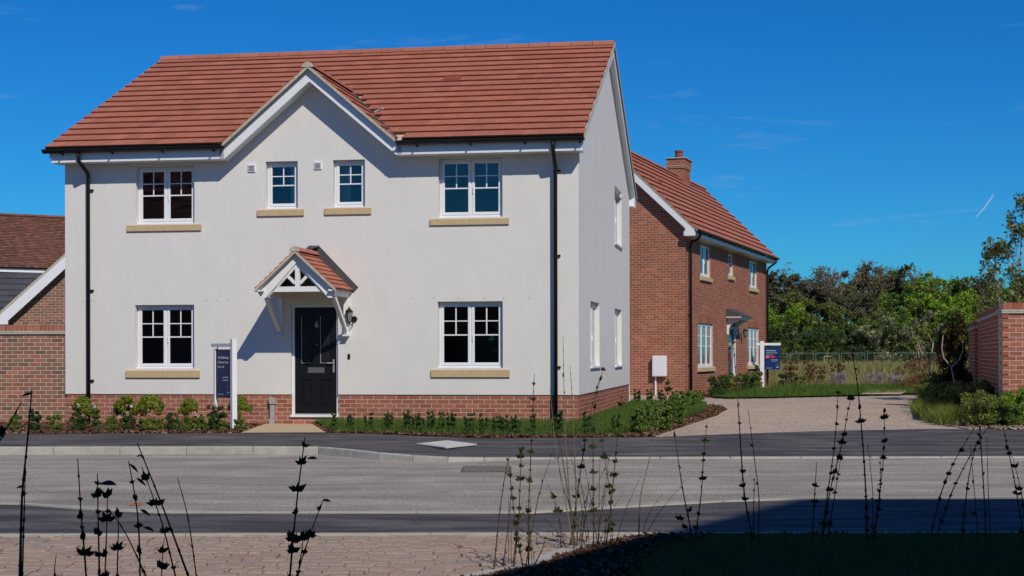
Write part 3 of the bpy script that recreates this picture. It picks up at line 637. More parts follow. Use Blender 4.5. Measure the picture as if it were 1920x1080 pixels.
# block paved drive between the houses
drv = [(2.16, 23.26), (4.6, 24.75), (7.08, 25.6), (7.5, 25.35), (7.45, 26.4), (7.7, 28.2), (8.53, 32.13), (9.35, 36.0), (9.9, 38.5), (11.9, 44.2), (11.9, 46.2), (10.3, 45.3), (8.9, 44.35), (7.3, 43.3), (5.9, 42.7), (5.4, 44.5), (5.2, 46.28), (-3, 49), (-3, 38), (1.9, 39.1), (4.2, 39.1), (4.95, 36.6), (4.75, 34.2), (4.0, 30.5), (3.22, 27.45)]
fd = sheet('driveway', drv, -0.022, M['sandpale'])
jb = MB(); drn = np.array(drv); y = 23.3
while y < 48:
    x = -3 + random.random() * .2; h = 0.2
    row = []
    while x < 12.5:
        w = random.choice([.13, .17, .2, .24]); row.append((x + w / 2, w)); x += w
    xc = np.array([r[0] for r in row]); ins = inpoly(xc, np.full(len(xc), y + h / 2), drv) & (np.abs(xc / (y + .1)) < .37)
    for (xx, w), ok in zip(row, ins):
        if ok:
            z = -0.006 + random.uniform(-.0015, .0015); a = w / 2 - .004; c = h / 2 - .005
            jb.add([(xx - a, y + h / 2 - c, z), (xx + a, y + h / 2 - c, z), (xx + a, y + h / 2 + c, z), (xx - a, y + h / 2 + c, z), (xx - a, y + h / 2 - c, -.022), (xx + a, y + h / 2 - c, -.022), (xx + a, y + h / 2 + c, -.022), (xx - a, y + h / 2 + c, -.022)],
                   [(0, 1, 2, 3), (4, 5, 1, 0), (5, 6, 2, 1), (6, 7, 3, 2), (7, 4, 0, 3)])
    y += h
jb.build('paver_field', M['paverpale'], fd, kind='stuff')
for pl in ([(2.16, 23.26), (3.22, 27.45), (4.0, 30.5), (4.75, 34.2), (4.97, 36.6)], [(7.5, 25.4), (7.45, 26.4), (7.7, 28.2), (8.53, 32.13), (9.35, 36.0)]):
    for (xa, ya), (xb, yb) in zip(pl, pl[1:]):
        L_ = math.hypot(xb - xa, yb - ya); k = int(L_ / .22); dx, dy = (xb - xa) / L_, (yb - ya) / L_
        for i in range(k):
            t0 = i * L_ / k; t1 = (i + 1) * L_ / k - .012; b = MB(); q = lambda t, s, z: (xa + dx * t + dy * s, ya + dy * t - dx * s, z)
            b.hexa([q(t0, 0, -.05), q(t0, .11, -.05), q(t1, .11, -.05), q(t1, 0, -.05), q(t0, 0, .012), q(t0, .11, .012), q(t1, .11, .012), q(t1, 0, .012)]); b.build('edging_block', M['paverpale'], fd)
# second house garden
sheet('side_bed', [(5.35, 44.6), (5.95, 42.72), (7.3, 43.3), (8.9, 44.35), (10.3, 45.3), (60, 45.3), (60, 66), (8, 66)], -0.012, M['mulch'])
l2 = [(5.75, 44.6), (6.1, 43.4), (7.3, 43.8), (8.9, 44.9), (10.35, 46.0), (12.0, 47.5), (60, 47.5), (60, 58.5), (10.2, 58.5)]
sheet('side_lawn', l2, 0.02, M['turf'])
p = scatter([(5.75, 44.6), (6.1, 43.4), (7.3, 43.8), (8.9, 44.9), (10.35, 46.0), (12.0, 47.5), (22, 47.5), (22, 58.5), (10.2, 58.5)], 30000, 0.02); v, f = blades(p, 0.11, 0.008)
o = obj('side_grass', npmesh('side_grass', v, f, M['grass'], 3), kind='stuff'); tag(o, 'green grass in front of the red brick house and its sign board', 'grass')
sheet('side_path', [(10.32, 45.7), (11.45, 45.6), (13.1, 50.9), (11.7, 50.9)], 0.045, M['slab'])
sheet('meadow', [(-150, 58.5), (220, 58.5), (260, 215), (-150, 215)], -0.03, M['meadow'])
def mead(n, y0, y1, h, w):
    yy = y0 + (y1 - y0) * rng.random(n) ** 1.3; xx = yy * (0.14 + 0.24 * rng.random(n)); return blades(np.column_stack([xx, yy, np.full(n, -.03)]), h, w)
v1 = mead(22000, 58.8, 95, .22, .012); v2 = mead(26000, 90, 185, .45, .035)
v, f = join_np([v1, v2]); o = obj('meadow_grass', npmesh('meadow_grass', v, f, M['hay'], 3), kind='stuff'); tag(o, 'straw coloured rough grass of the field before the wood', 'grass')
# right hand planting bed in front of the brick garden wall
rb = [(7.6, 25.3), (60, 25.15), (60, 60), (12.2, 45), (11.9, 44.3), (9.95, 38.5), (9.45, 36.0), (8.63, 32.13), (7.8, 28.2), (7.56, 26.4)]
sheet('wall_bed', rb, -0.005, M['mulch'])
p = scatter([(7.6, 25.3), (9.2, 25.2), (9.2, 26.4), (8.0, 28.6), (7.8, 28.2), (7.58, 26.4)], 2600, 0.0); v, f = chips(p, .045)
o = obj('bed_gravel', npmesh('bed_gravel', v, f, M['stonechip']), kind='stuff'); tag(o, 'pale stone chips along the dark pavement under the wall shrubs', 'gravel')

# utility cover and road gully
t = thing('utility_cover', 'pale diamond shaped access cover set in the dark pavement', 'access cover', (-0.92, 21.45, -0.012))
b = MB(); b.prism([(-.42, .05, 0), (.03, -.85, 0), (.43, -.05, 0), (-.02, .85, 0)], (0, 0, .016)); b.build('frame', M['palelid'], t)
b = MB(); b.prism([(-.33, .04, .016), (.025, -.68, .016), (.34, -.04, .016), (-.015, .68, .016)], (0, 0, .004)); b.build('lid', M['palelid'], t)
b = MB(); b.box(-.05, -.05, .02, .05, -.03, .024); b.box(.03, -.05, .02, .05, .06, .024); b.build('keyhole', M['galv'], t)
t = thing('road_gully', 'square grey gully grate in the road below the dropped kerb', 'drain grate', (-0.30, 18.05, -0.10))
b = MB(); 
for k in range(9): b.box(-.26 + k * .0625, -.44, 0, -.24 + k * .0625, .44, .008)
b.build('grate_bar', M['castiron'], t, kind='stuff')
b = MB()
for k in range(10): b.box(-.27, -.44 + k * .095, 0, .27, -.415 + k * .095, .010)
b.build('grate_rib', M['castiron'], t, kind='stuff')
b = MB(); b.box(-.29, -.47, -.02, .29, .47, .0015); b.build('grate_frame', M['sand'], t)
# ============================================================ WHITE RENDERED HOUSE
wh = thing('rendered_house', 'white rendered detached house with red tiled roof and black front door', 'house', (1.141, 26.8, 0), -TH)
F0 = Plane((0, 0, 0), (1, 0, 0), (0, -1, 0)); S0 = Plane((0, 0, 0), (0, 1, 0), (1, 0, 0))
wins = [(-8.07, -6.955, 3.62, 4.66), (-5.615, -5.02, 3.855, 4.70), (-4.37, -3.785, 3.862, 4.70), (-2.455, -1.315, 3.645, 4.685), (-8.09, -6.965, 0.99, 2.15), (-2.475, -1.315, 1.0, 2.17)]
door_o = (-5.15, -4.285, 0.14, 2.135)
swins = [(1.75, 3.33, 1.008, 2.226), (6.40, 8.0, 0.99, 2.222), (6.40, 8.0, 3.62, 4.865)]
b = MB()
grid_wall(b, F0, -9.44, 0.022, 0.535, 4.73, wins + [(door_o[0], door_o[1], 0.535, door_o[3], 'b')], 0.13, 0.022)
grid_wall(b, S0, -0.022, 10.02, 0.535, 4.73, [s for s in swins[:2]] + [(6.40, 8.0, 3.62, 4.73)], 0.13, 0.022)
b.add([S0(-.022, 4.73, .022), S0(6.40, 4.73, .022), S0(6.40, 4.865, .022), S0(8.0, 4.865, .022), S0(8.0, 4.73, .022), S0(10.02, 4.73, .022), S0(10.02, 5.02, .022), S0(5.0, 7.46, .022), S0(-.022, 5.02, .022)], [tuple(range(9))])
b.add([S0(6.4, 4.865, .022), S0(8.0, 4.865, .022), S0(8.0, 4.865, -.11), S0(6.4, 4.865, -.11), S0(6.4, 4.7, -.11), S0(8.0, 4.7, -.11), S0(6.4, 4.7, .022), S0(8, 4.7, .022)], [(0, 1, 2, 3), (3, 2, 5, 4), (0, 3, 4, 6), (1, 7, 5, 2)])
b.add([F0(-6.35, 4.73, .022), F0(-3.05, 4.73, .022), F0(-4.70, 6.16, .022)], [(0, 1, 2)])
b.add([(-9.44, -.022, .535), (-5.15, -.022, .535), (-5.15, .06, .535), (-9.44, .06, .535), (-4.285, -.022, .535), (.022, -.022, .535), (.022, .06, .535), (-4.285, .06, .535)], [(0, 1, 2, 3), (4, 5, 6, 7)])
b.add([(.022, .06, .535), (.022, 10.02, .535), (-.06, 10.02, .535), (-.06, .06, .535)], [(0, 1, 2, 3)])   # render stop
b.add([(-9.44, -.022, .535), (-9.44, 10.02, .535), (-9.44, 10.02, 5.02), (-9.44, 5, 7.46), (-9.44, -.022, 5.02)], [(0, 1, 2, 3, 4)])
b.add([(-9.44, 10.02, -.1), (.022, 10.02, -.1), (.022, 10.02, 5.0), (-9.44, 10.02, 5.0)], [(0, 1, 2, 3)])
walls = b.build('wall', M['render'], wh)
b = MB(); grid_wall(b, F0, -9.42, 0, -0.25, 0.54, [(door_o[0], door_o[1], door_o[2], 0.54, 't')], 0.13); grid_wall(b, S0, 0, 10, -0.25, 0.54, [])
b.add([(-9.42, 0, -.25), (-9.42, 10, -.25), (-9.42, 10, .54), (-9.42, 0, .54)], [(0, 1, 2, 3)]); b.build('plinth_mortar', M['mortar'], wh)
masonry(wh, [(F0, -9.42, 0.012, -0.075, 0.525, [(door_o[0], door_o[1], door_o[2] - .01, 1)], None), (S0, -0.012, 10, -0.075, 0.525, [], None, .105)], 'brick', 300)
# tiny drill marks of the render stop beads above the windows
b = MB()
for u in (-9.1, -8.9, -6.75, -6.55, -6.35, -2.95, -2.55, -2.1, -1.65, -1.3, -.85):
    zz = 2.22 + random.uniform(-.01, .01); b.pbox(F0, u, u + .012, zz, zz + .014, .021, .0245)
b.build('weep_vent', M['black'], wh, kind='stuff')
lab = ['upper window over the flower bed reflecting a tiled roof', 'narrow upper window nearer the flower bed', 'narrow upper window nearer the gutter end', 'large upper window reflecting blue sky', 'ground floor window behind the sign board', 'ground floor window beside the long downpipe']
for w, l in zip(wins, lab):
    window(wh, F0, *w, rec=0.085, lights=2 if w[1] - w[0] > .8 else 1, label=l, glass='glassr'); room(wh, F0, w[0] + .02, w[1] - .02, w[2] + .02, w[3] - .02, -.146, .1 if w[2] < 2 else 2.75)
for (u0, u1, z0, z1) in [(-8.235, -6.82, 3.485, 3.61), (-5.77, -4.90, 3.72, 3.848), (-4.525, -3.665, 3.727, 3.854), (-2.608, -1.198, 3.508, 3.632), (-8.262, -6.85, .83, .975), (-2.595, -1.19, .84, .985)]:
    sill(wh, F0, u0, u1, z0, z1, split=u1 - u0 > 1)
for w in swins:
    window(wh, S0, *w, rec=0.058, lights=2, glass='glassl', bars='upper')
    b = MB(); b.pbox(S0, w[0] - .02, w[1] + .02, w[2] - .028, w[2] + .004, -.1, .062); b.build('window_sill', M['white'], wh)
# front door
b = MB(); u0, u1, z0, z1 = door_o; f = .045
b.pbox(F0, u0, u0 + f, z0, z1, -.12, -.035); b.pbox(F0, u1 - f, u1, z0, z1, -.12, -.035); b.pbox(F0, u0 + f, u1 - f, z1 - f, z1, -.12, -.035)
b.pbox(F0, u0 - .02, u1 + .01, z0 - .012, z0 + .03, -.12, .04); dframe = bevel(b.build('door_frame', M['white'], wh), .004)
b = MB(); b.pbox(F0, u0 + f + .01, u1 - f - .01, z0 + .031, z0 + .05, -.09, -.02); b.build('threshold_bar', M['galv'], dframe)
a, c, zb, zt = u0 + f + .004, u1 - f - .004, z0 + .055, z1 - f - .004
panels = [(-4.985, -4.80, 1.09, 1.93), (-4.635, -4.45, 1.09, 1.93), (-4.985, -4.79, .33, .80), (-4.645, -4.45, .33, .80)]
b = MB(); grid_wall(b, F0, a, c, zb, zt, panels, .018, -.062)
for (p, q, r, s) in panels: b.add([F0(p, r, -.08), F0(q, r, -.08), F0(q, s, -.08), F0(p, s, -.08)], [(0, 1, 2, 3)])
dl = b.build('front_door', M['door'], wh)
for k, (p, q, r, s) in enumerate(panels):
    b = MB()
    if k < 2:
        g = .012; b.pbox(F0, p + g, q - g, r + g, s - g, -.079, -.074); b.build('door_glass', M['glassdoor'], dl)
        m2 = MB(); m2.pbox(F0, p, p + .008, r, s, -.078, -.058); m2.pbox(F0, p + .008, q, r, r + .008, -.078, -.058); m2.build('glazing_trim', M['galv'], dl)
    else:
        g = .03; b.pbox(F0, p + g, q - g, r + g, s - g, -.079, -.064); bevel(b.build('door_panel', M['door'], dl), .012)
b = MB(); b.pbox(F0, -4.865, -4.56, .92, 1.016, -.062, -.054); bevel(b.build('letterbox', M['metal'], dl), .003)
b = MB(); b.pbox(F0, -4.845, -4.58, .945, .99, -.055, -.049); bevel(b.build('letterbox_flap', M['metal'], dl), .003)
b = MB(); b.pbox(F0, -4.40, -4.375, .93, 1.16, -.062, -.052); b.pbox(F0, -4.50, -4.378, 1.085, 1.105, -.04, -.022); b.pbox(F0, -4.395, -4.38, 1.085, 1.105, -.055, -.03); b.build('door_handle', M['galv'], dl)
b = MB(); b.tube([F0(-4.70, 1.42, -.062), F0(-4.70, 1.42, -.052)], .011, 10); b.build('spyhole', M['galv'], dl)
text_mesh('6', 0.15, 'galv', dl, F0(-4.70, 1.73, -.0605), (R(90), 0, 0), 'door_number', align='CENTER', bold=True)
# small fittings on the wall
for u, z in ((-5.873, 4.59), (-4.645, 4.61)):
    b = MB(); b.pbox(F0, u - .07, u + .07, z - .072, z + .072, .02, .045); o = bevel(b.build('air_vent', M['white'], wh), .004)
    b = MB()
    for k in range(4): b.pbox(F0, u - .052, u + .052, z - .05 + k * .026, z - .036 + k * .026, .045, .053)
    b.build('vent_louvre', M['signgrey'], o, kind='stuff')
b = MB(); b.pbox(F0, -4.105, -4.06, 1.165, 1.255, .02, .045); o = bevel(b.build('doorbell', M['black'], wh), .006)
b = MB(); b.pbox(F0, -5.548, -5.44, .36, .475, 0.01, .09); b.pbox(F0, -5.535, -5.455, .10, .36, 0.01, .07); b.pbox(F0, -5.548, -5.46, -.05, .10, 0.01, .085); o = bevel(b.build('cable_cover', M['ductgrey'], wh), .006)
# wall lantern
LX, LZ = -4.045, 1.95
lo = MB().tube([F0(LX + .06, 1.87, .022), F0(LX + .06, 1.87, .04)], .055, 14).build('wall_lantern', M['black'], wh)
b = MB(); b.tube([F0(LX + .06, 1.87, .03), F0(LX + .06, 1.80, .09), F0(LX + .02, 1.76, .13), F0(LX, 1.80, .14)], .010, 8); b.build('lantern_arm', M['black'], lo)
b = MB(); c0 = F0(LX, 0, .14)
for k in range(6):
    t = 2 * math.pi * k / 6; e = lambda r, z: (c0.x + math.cos(t) * r, c0.y + math.sin(t) * r, z); b.bar(e(.035, 1.82), e(.062, 2.00), .008, .008)
b.tube([(c0.x, c0.y, 1.79), (c0.x, c0.y, 1.82)], [.015, .038], 6); b.tube([(c0.x, c0.y, 2.0), (c0.x, c0.y, 2.045), (c0.x, c0.y, 2.06), (c0.x, c0.y, 2.10)], [.08, .035, .018, .006], 6); b.build('lantern_cage', M['black'], lo)
MB().tube([(c0.x, c0.y, 1.825), (c0.x, c0.y, 1.998)], [.032, .058], 6).build('lantern_glass', M['lampglass'], lo)

# roof
k1 = (7.60 - 4.975) / 5.47; U1 = Vector((0, 1, k1)).normalized(); L1 = 5.47 * math.sqrt(1 + k1 * k1)
xg, zg0, zr, hw = -4.70, 4.985, 6.315, 1.57; k2 = (zr - zg0) / hw
def under_gable(c, l, pos):
    if l < .4 and abs(pos.x - xg) < hw + .12: return True
    return abs(pos.x - xg) < hw - (pos.z - zg0) / k2 - 0.10 and pos.z < zr - .1
tiled(wh, (-9.605, -0.49, 4.965), (1, 0, 0), U1, 9.775, L1, 17, 0.30, 'tile', under_gable, 300, th=.029)
tiled(wh, (0.17, 10.49, 4.965), (-1, 0, 0), Vector((0, -1, k1)), 9.775, L1, 17, 0.30, 'tile', None, 0, joined_name='rear_roof_tiling')
def yv(z): return (z - 4.965) / k1 - .49
U2 = Vector((-1, 0, k2)).normalized(); L2 = hw * math.sqrt(1 + k2 * k2)
def past_valley(c, l, pos): return pos.y > yv(pos.z + .16) + 0.05
tiled(wh, (xg + hw, -0.46, zg0), (0, 1, 0), U2, 2.9, L2, 6, 0.30, 'tile', past_valley, 60)
tiled(wh, (xg - hw, 2.44, zg0), (0, -1, 0), Vector((1, 0, k2)), 2.9, L2, 6, 0.30, 'tile', past_valley, 60)
b = MB()   # roof decks
zoff = -.03
zv = lambda y: 4.965 + k1 * (y + .49) + zoff
vy = yv(zr)
b.add([(-9.60, -.45, zv(-.45)), (xg - hw, -.45, zv(-.45)), (xg, vy, zv(vy)), (xg + hw, -.45, zv(-.45)), (.165, -.45, zv(-.45)), (.165, 5, zv(5)), (xg, 5, zv(5)), (-9.60, 5, zv(5)), (.165, 10.45, zv(-.45)), (-9.6, 10.45, zv(-.45))], [(0, 1, 2, 6, 7), (2, 3, 4, 5, 6), (7, 6, 5, 8, 9)])
b.add([(xg - hw, -.44, zg0 - .02), (xg, -.44, zr - .02), (xg, 2.3, zr - .02), (xg - hw, -.3, zg0 - .02), (xg + hw, -.44, zg0 - .02), (xg + hw, -.3, zg0 - .02)], [(0, 1, 2, 3), (1, 4, 5, 2)])
b.build('roof_deck', M['soffit'], wh)
def ridge(parent, a, b_, r, n, m, name='ridge_tile', start=0):
    a, b_ = Vector(a), Vector(b_); d = (b_ - a) / n
    for i in range(n):
        p0, p1 = a + d * (i + .012), a + d * (i + .988); ax = d.normalized(); sd = ax.cross(Vector((0, 0, 1))).normalized(); mb = MB(); v = []
        for p in (p0, p1):
            for t in range(7):
                an = math.pi * t / 6; v.append(p + sd * math.cos(an) * r + Vector((0, 0, math.sin(an) * r * .85 - .03)))
        mb.add(v, [(t, t + 1, t + 8, t + 7) for t in range(6)] + [tuple(range(7)), tuple(range(13, 6, -1))]); mb.build(name, m, parent)
ridge(wh, (-9.60, 5, 7.60), (.165, 5, 7.60), .125, 22, M['tile'])
ridge(wh, (xg, -.47, zr), (xg, 2.2, zr), .11, 6, M['tile'])
def ridge_end(x, y, z, r, ax):
    b = MB(); b.prism([(x + math.cos(math.pi * k / 8) * r, y, z + math.sin(math.pi * k / 8) * r * .85) for k in range(9)], (0, .02, 0)); b.build('ridge_end_mortar', M['verge'], ax)
ridge_end(xg, -.474, zr - .03, .105, wh)
for s in (1, -1):   # lead valleys
    b = MB(); n_ = 10; vs_ = []
    for i in range(n_ + 1):
        z = zg0 - .02 + (zr - zg0) * i / n_; x = xg + s * (hw - (z - zg0) / k2); y = yv(z); vs_ += [(x + s * .05, y - .02, z + .03), (x - s * .03, y + .03, z + .045)]
    b.add(vs_, [(2 * i, 2 * i + 1, 2 * i + 3, 2 * i + 2) for i in range(n_)]); b.build('valley_flashing', M['lead'], wh)
b = MB(); b.bar((xg + hw - .62, .72, 5.66), (xg + hw - .50, .62, 5.70), .05, .02); b.bar((xg + hw - .64, .60, 5.64), (xg + hw - .5, .72, 5.72), .03, .02); b.build('flashing_scrap', M['galv'], wh)
b = MB(); b.box(-2.9, 0, 0, -2.9 + .001, .001, .001)
# replaced darker vent tiles on the slope
def roofpt(x, s, n=0.0): return Vector((x, -.49, 4.965)) + U1 * s + Vector((1, 0, 0)).cross(U1) * n
b = MB(); b.hexa([roofpt(-2.95, 3.62, .03), roofpt(-2.62, 3.62, .03), roofpt(-2.62, 3.86, .02), roofpt(-2.95, 3.86, .02), roofpt(-2.95, 3.62, .055), roofpt(-2.62, 3.62, .055), roofpt(-2.62, 3.86, .045), roofpt(-2.95, 3.86, .045)]); b.build('vent_tile', M['pot'], wh)
# eaves: boxed fascia and soffit
for (a, c) in ((-9.54, xg - hw - .0), (xg + hw, .125)):
    b = MB(); b.box(a, -.35, 4.735, c, -.03, 4.90); b.box(a, -.365, 4.72, c, -.35, 4.905); bevel(b.build('fascia', M['white'], wh), .004)
b = MB(); b.box(-9.54, -.35, 4.722, xg - hw, -.024, 4.734); b.build('soffit', M['white'], wh)
b = MB(); b.box(xg + hw, -.35, 4.722, .125, -.024, 4.734); b.build('soffit', M['white'], wh)
b = MB(); b.box(-9.55, 9.98, 4.74, .125, 10.37, 4.9); b.build('rear_fascia', M['white'], wh)
for (a, c) in ((-9.655, xg - hw + .0), (xg + hw + .02, .175)):
    g = gutter(wh, (a, -.447, 4.952), (c, -.447, 4.952), (0, -1, 0), .074)
    x = a + .35
    while x < c:
        q = MB(); q.box(x - .012, -.51, 4.868, x + .012, -.36, 4.885); q.box(x - .014, -.39, 4.85, x + .014, -.366, 4.87); q.build('gutter_bracket', M['black'], g); x += .95
# barge boards of the centre gable
for s in (-1, 1):
    q = lambda x, z: (xg + s * x, -.365, z); pts = [q(0, 6.05), q(1.565, 4.722), q(1.66, 4.722), q(1.66, 4.87), q(0, 6.275)]
    b = MB(); b.prism(pts if s > 0 else pts[::-1], (0, .022, 0)); b.build('barge_board', M['white'], wh)
    pts = [(xg + s * 0, -.343, 6.07), (xg + s * 1.6, -.343, 4.722), (xg + s * 1.6, -.343, 4.745), (xg, -.343, 6.095)]
    b = MB(); b.prism(pts, (0, .32, 0)); b.build('gable_soffit', M['white'], wh)
    # mortar bedding under the verge
    b = MB(); p0 = Vector((xg, 0, zr - .005)); p1 = Vector((xg + s * hw, 0, zg0 - .005)); nn = 9
    for i in range(nn):
        a_, c_ = p0.lerp(p1, i / nn), p0.lerp(p1, (i + .985) / nn); o_ = random.uniform(-.004, .004)
        b.hexa([(a_.x, -.462 + o_, a_.z - .045), (c_.x, -.462 + o_, c_.z - .045), (c_.x, -.40, c_.z - .045), (a_.x, -.40, a_.z - .045), (a_.x, -.462 + o_, a_.z + .008), (c_.x, -.462 + o_, c_.z + .008), (c_.x, -.40, c_.z + .008), (a_.x, -.40, a_.z + .008)])
    b.build('verge_mortar', M['verge'], wh)
# verges and barge boards of the end gables
for xe, sg in ((.165, 1), (-9.60, -1)):
    for (y0, y1) in ((-.45, 5.0), (10.45, 5.0)):
        d = 0.0
        z0_, z1_ = 4.955, 7.59
        b = MB(); b.hexa([(xe - sg * .004, y0, z0_ - .045), (xe - sg * .004, y1, z1_ - .045), (xe + sg * .012, y1, z1_ - .045), (xe + sg * .012, y0, z0_ - .045), (xe - sg * .004, y0, z0_ + .03), (xe - sg * .004, y1, z1_ + .03), (xe + sg * .012, y1, z1_ + .03), (xe + sg * .012, y0, z0_ + .03)]); b.build('verge_mortar', M['verge'], wh)
        yy0 = y0 * .0 + (-.36 if y0 < 0 else 10.36); zz0 = 4.965 + k1 * .1
        b = MB(); xb = xe - sg * .045
        b.hexa([(xb, yy0, zz0 - .21), (xb, y1, 7.60 - .26), (xb + sg * .022, y1, 7.60 - .26), (xb + sg * .022, yy0, zz0 - .21), (xb, yy0, zz0 - .05), (xb, y1, 7.60 - .07), (xb + sg * .022, y1, 7.60 - .07), (xb + sg * .022, yy0, zz0 - .05)]); b.build('barge_board', M['white'], wh)
        b = MB(); xw = .02 if sg > 0 else -9.44
        b.hexa([(xw, yy0, zz0 - .20), (xw, y1, 7.60 - .25), (xb, y1, 7.60 - .25), (xb, yy0, zz0 - .20), (xw, yy0, zz0 - .18), (xw, y1, 7.60 - .23), (xb, y1, 7.60 - .23), (xb, yy0, zz0 - .18)]); b.build('verge_soffit', M['white'], wh)
for xe, sg in ((.125, 1),):   # boxed ends at the gable feet
    b = MB(); b.prism([(.02, 10.02, 4.72), (.02, 10.37, 4.72), (.02, 10.37, 4.92), (.02, 10.02, 4.98)], (.12, 0, 0)); b.build('eaves_box', M['white'], wh)
# downpipes
downpipe(wh, [F0(-8.99, 4.90, .44), F0(-8.99, 4.80, .42), F0(-8.99, 4.74, .40), F0(-8.955, 4.55, .12), F0(-8.955, 4.50, .095), F0(-8.955, -.1, .095)], .034, [(4.25, 1), (2.42, 1), (.78, 1)], (F0, -8.955))
downpipe(wh, [F0(-.37, 4.90, .44), F0(-.37, 4.80, .42), F0(-.37, 4.74, .40), F0(-.37, 4.50, .15), F0(-.37, 4.46, .125), F0(-.37, -.1, .125)], .035, [(4.42, 1), (2.95, 1), (1.02, 1)], (F0, -.37))

# ---- porch canopy: oak-style gable on gallows brackets
po = wh; pc = -4.725; pr = 3.03; pe = 2.37; ph = .715; pk = (pr - pe) / ph; PY = 1.15
for s in (1, -1):
    U3 = Vector((-s, 0, pk)).normalized(); L3 = ph * math.sqrt(1 + pk * pk)
    O3 = (pc + s * ph, -PY, pe) if s > 0 else (pc + s * ph, -.022, pe)
    tiled(wh, O3, (0, s, 0), U3, PY - .022, L3, 8, 0.23, 'tile', None, 60, 'canopy_tile', .014)
    b = MB(); b.hexa([(pc, -PY + .02, pr - .05), (pc + s * (ph - .02), -PY + .02, pe - .045), (pc + s * (ph - .02), -.02, pe - .045), (pc, -.02, pr - .05), (pc, -PY + .02, pr - .012), (pc + s * (ph - .02), -PY + .02, pe - .006), (pc + s * (ph - .02), -.02, pe - .006), (pc, -.02, pr - .012)]); b.build('canopy_deck', M['soffit'], wh)
    # verge mortar stepped under tile ends
    b = MB(); nn = 8; p0, p1 = Vector((pc, 0, pr)), Vector((pc + s * ph, 0, pe))
    for i in range(nn):
        a_, c_ = p0.lerp(p1, i / nn), p0.lerp(p1, (i + .98) / nn); o_ = random.uniform(-.004, .004)
        b.hexa([(a_.x, -PY - .004 + o_, a_.z - .05), (c_.x, -PY - .004 + o_, c_.z - .05), (c_.x, -PY + .05, c_.z - .05), (a_.x, -PY + .05, a_.z - .05), (a_.x, -PY - .004 + o_, a_.z + .002), (c_.x, -PY - .004 + o_, c_.z + .002), (c_.x, -PY + .05, c_.z + .002), (a_.x, -PY + .05, a_.z + .002)])
    b.build('verge_mortar', M['verge'], wh)
    # raking board (outer) and rafter (inner) of the front truss
    q = lambda x, z, y: (pc + s * x, y, z)
    pts = [q(0, pr - .05, -PY + .10), q(.70, pe - .045, -PY + .10), q(.63, pe - .155, -PY + .10), q(.56, pe - .155, -PY + .10), q(0, pr - .20, -PY + .10)]
    b = MB(); b.prism(pts if s < 0 else pts[::-1], (0, .025, 0)); b.build('canopy_barge_board', M['whitep'], wh)
    pts = [q(0, pr - .17, -PY + .13), q(.60, pe - .135, -PY + .13), q(.52, pe - .135, -PY + .13), q(0, pr - .27, -PY + .13)]
    b = MB(); b.prism(pts if s < 0 else pts[::-1], (0, .07, 0)); b.build('truss_rafter', M['whitep'], wh)
    b = MB(); b.bar((pc + s * .045, -PY + .16, pe + .10), (pc + s * .24, -PY + .16, pe + .29), .05, .045, (0, 1, 0)); b.build('truss_strut', M['whitep'], wh)
    # side plate, bracket
    bx = pc + s * .605
    b = MB(); b.box(bx - .045, -PY + .14, pe - .115, bx + .045, -.022, pe - .02); b.build('eaves_beam', M['whitep'], wh)
    b = MB(); b.box(bx - .055 + s * .03, -PY + .02, pe - .04, bx + .055 + s * .03, -.022, pe - .012); b.build('canopy_fascia', M['whitep'], wh)
    br = MB(); br.box(bx - .045, -.10, pe - .77, bx + .045, -.022, pe - .117); bo = bevel(br.build('bracket', M['whitep'], wh), .004)
    b = MB(); b.bar((bx, -.115, pe - .70), (bx, -.86, pe - .13), .07, .07, (1, 0, 0)); bevel(b.build('bracket_brace', M['whitep'], bo), .004)
    b = MB(); b.box(bx - .05, -.16, pe - .80, bx + .05, -.022, pe - .772); b.build('bracket_foot', M['whitep'], bo)
b = MB(); b.box(pc - .50, -PY + .13, pe - .045, pc + .50, -PY + .20, pe + .045); b.build('tie_beam', M['whitep'], wh)
b = MB(); b.box(pc - .04, -PY + .135, pe + .045, pc + .04, -PY + .195, pe + .44); b.build('king_post', M['whitep'], wh)
b = MB(); b.box(pc - .56, -PY + .21, pe - .05, pc + .56, -.022, pe - .03); b.build('canopy_ceiling', M['soffit'], wh)
ridge(wh, (pc, -PY, pr + .012), (pc, -.03, pr + .012), .10, 3, M['tile'], 'canopy_ridge_tile')
ridge_end(pc, -PY - .008, pr - .02, .09, wh)
for s in (1, -1):
    b = MB(); pts = [(pc, -.024, pr - .02), (pc + s * (ph + .01), -.024, pe - .03), (pc + s * (ph + .10), -.024, pe + .065), (pc + s * .09, -.024, pr + .155), (pc, -.024, pr + .155)]
    b.prism(pts if s > 0 else pts[::-1], (0, -.012, 0)); b.build('lead_flashing', M['lead'], wh)
b = MB(); b.prism([(pc + .03, -.024, pr + .155), (pc + .11, -.024, pr + .14), (pc + .09, -.30, pr + .10), (pc - .02, -.30, pr + .105)], (0, -.004, -.004)); b.build('flashing_apron', M['lead'], wh)
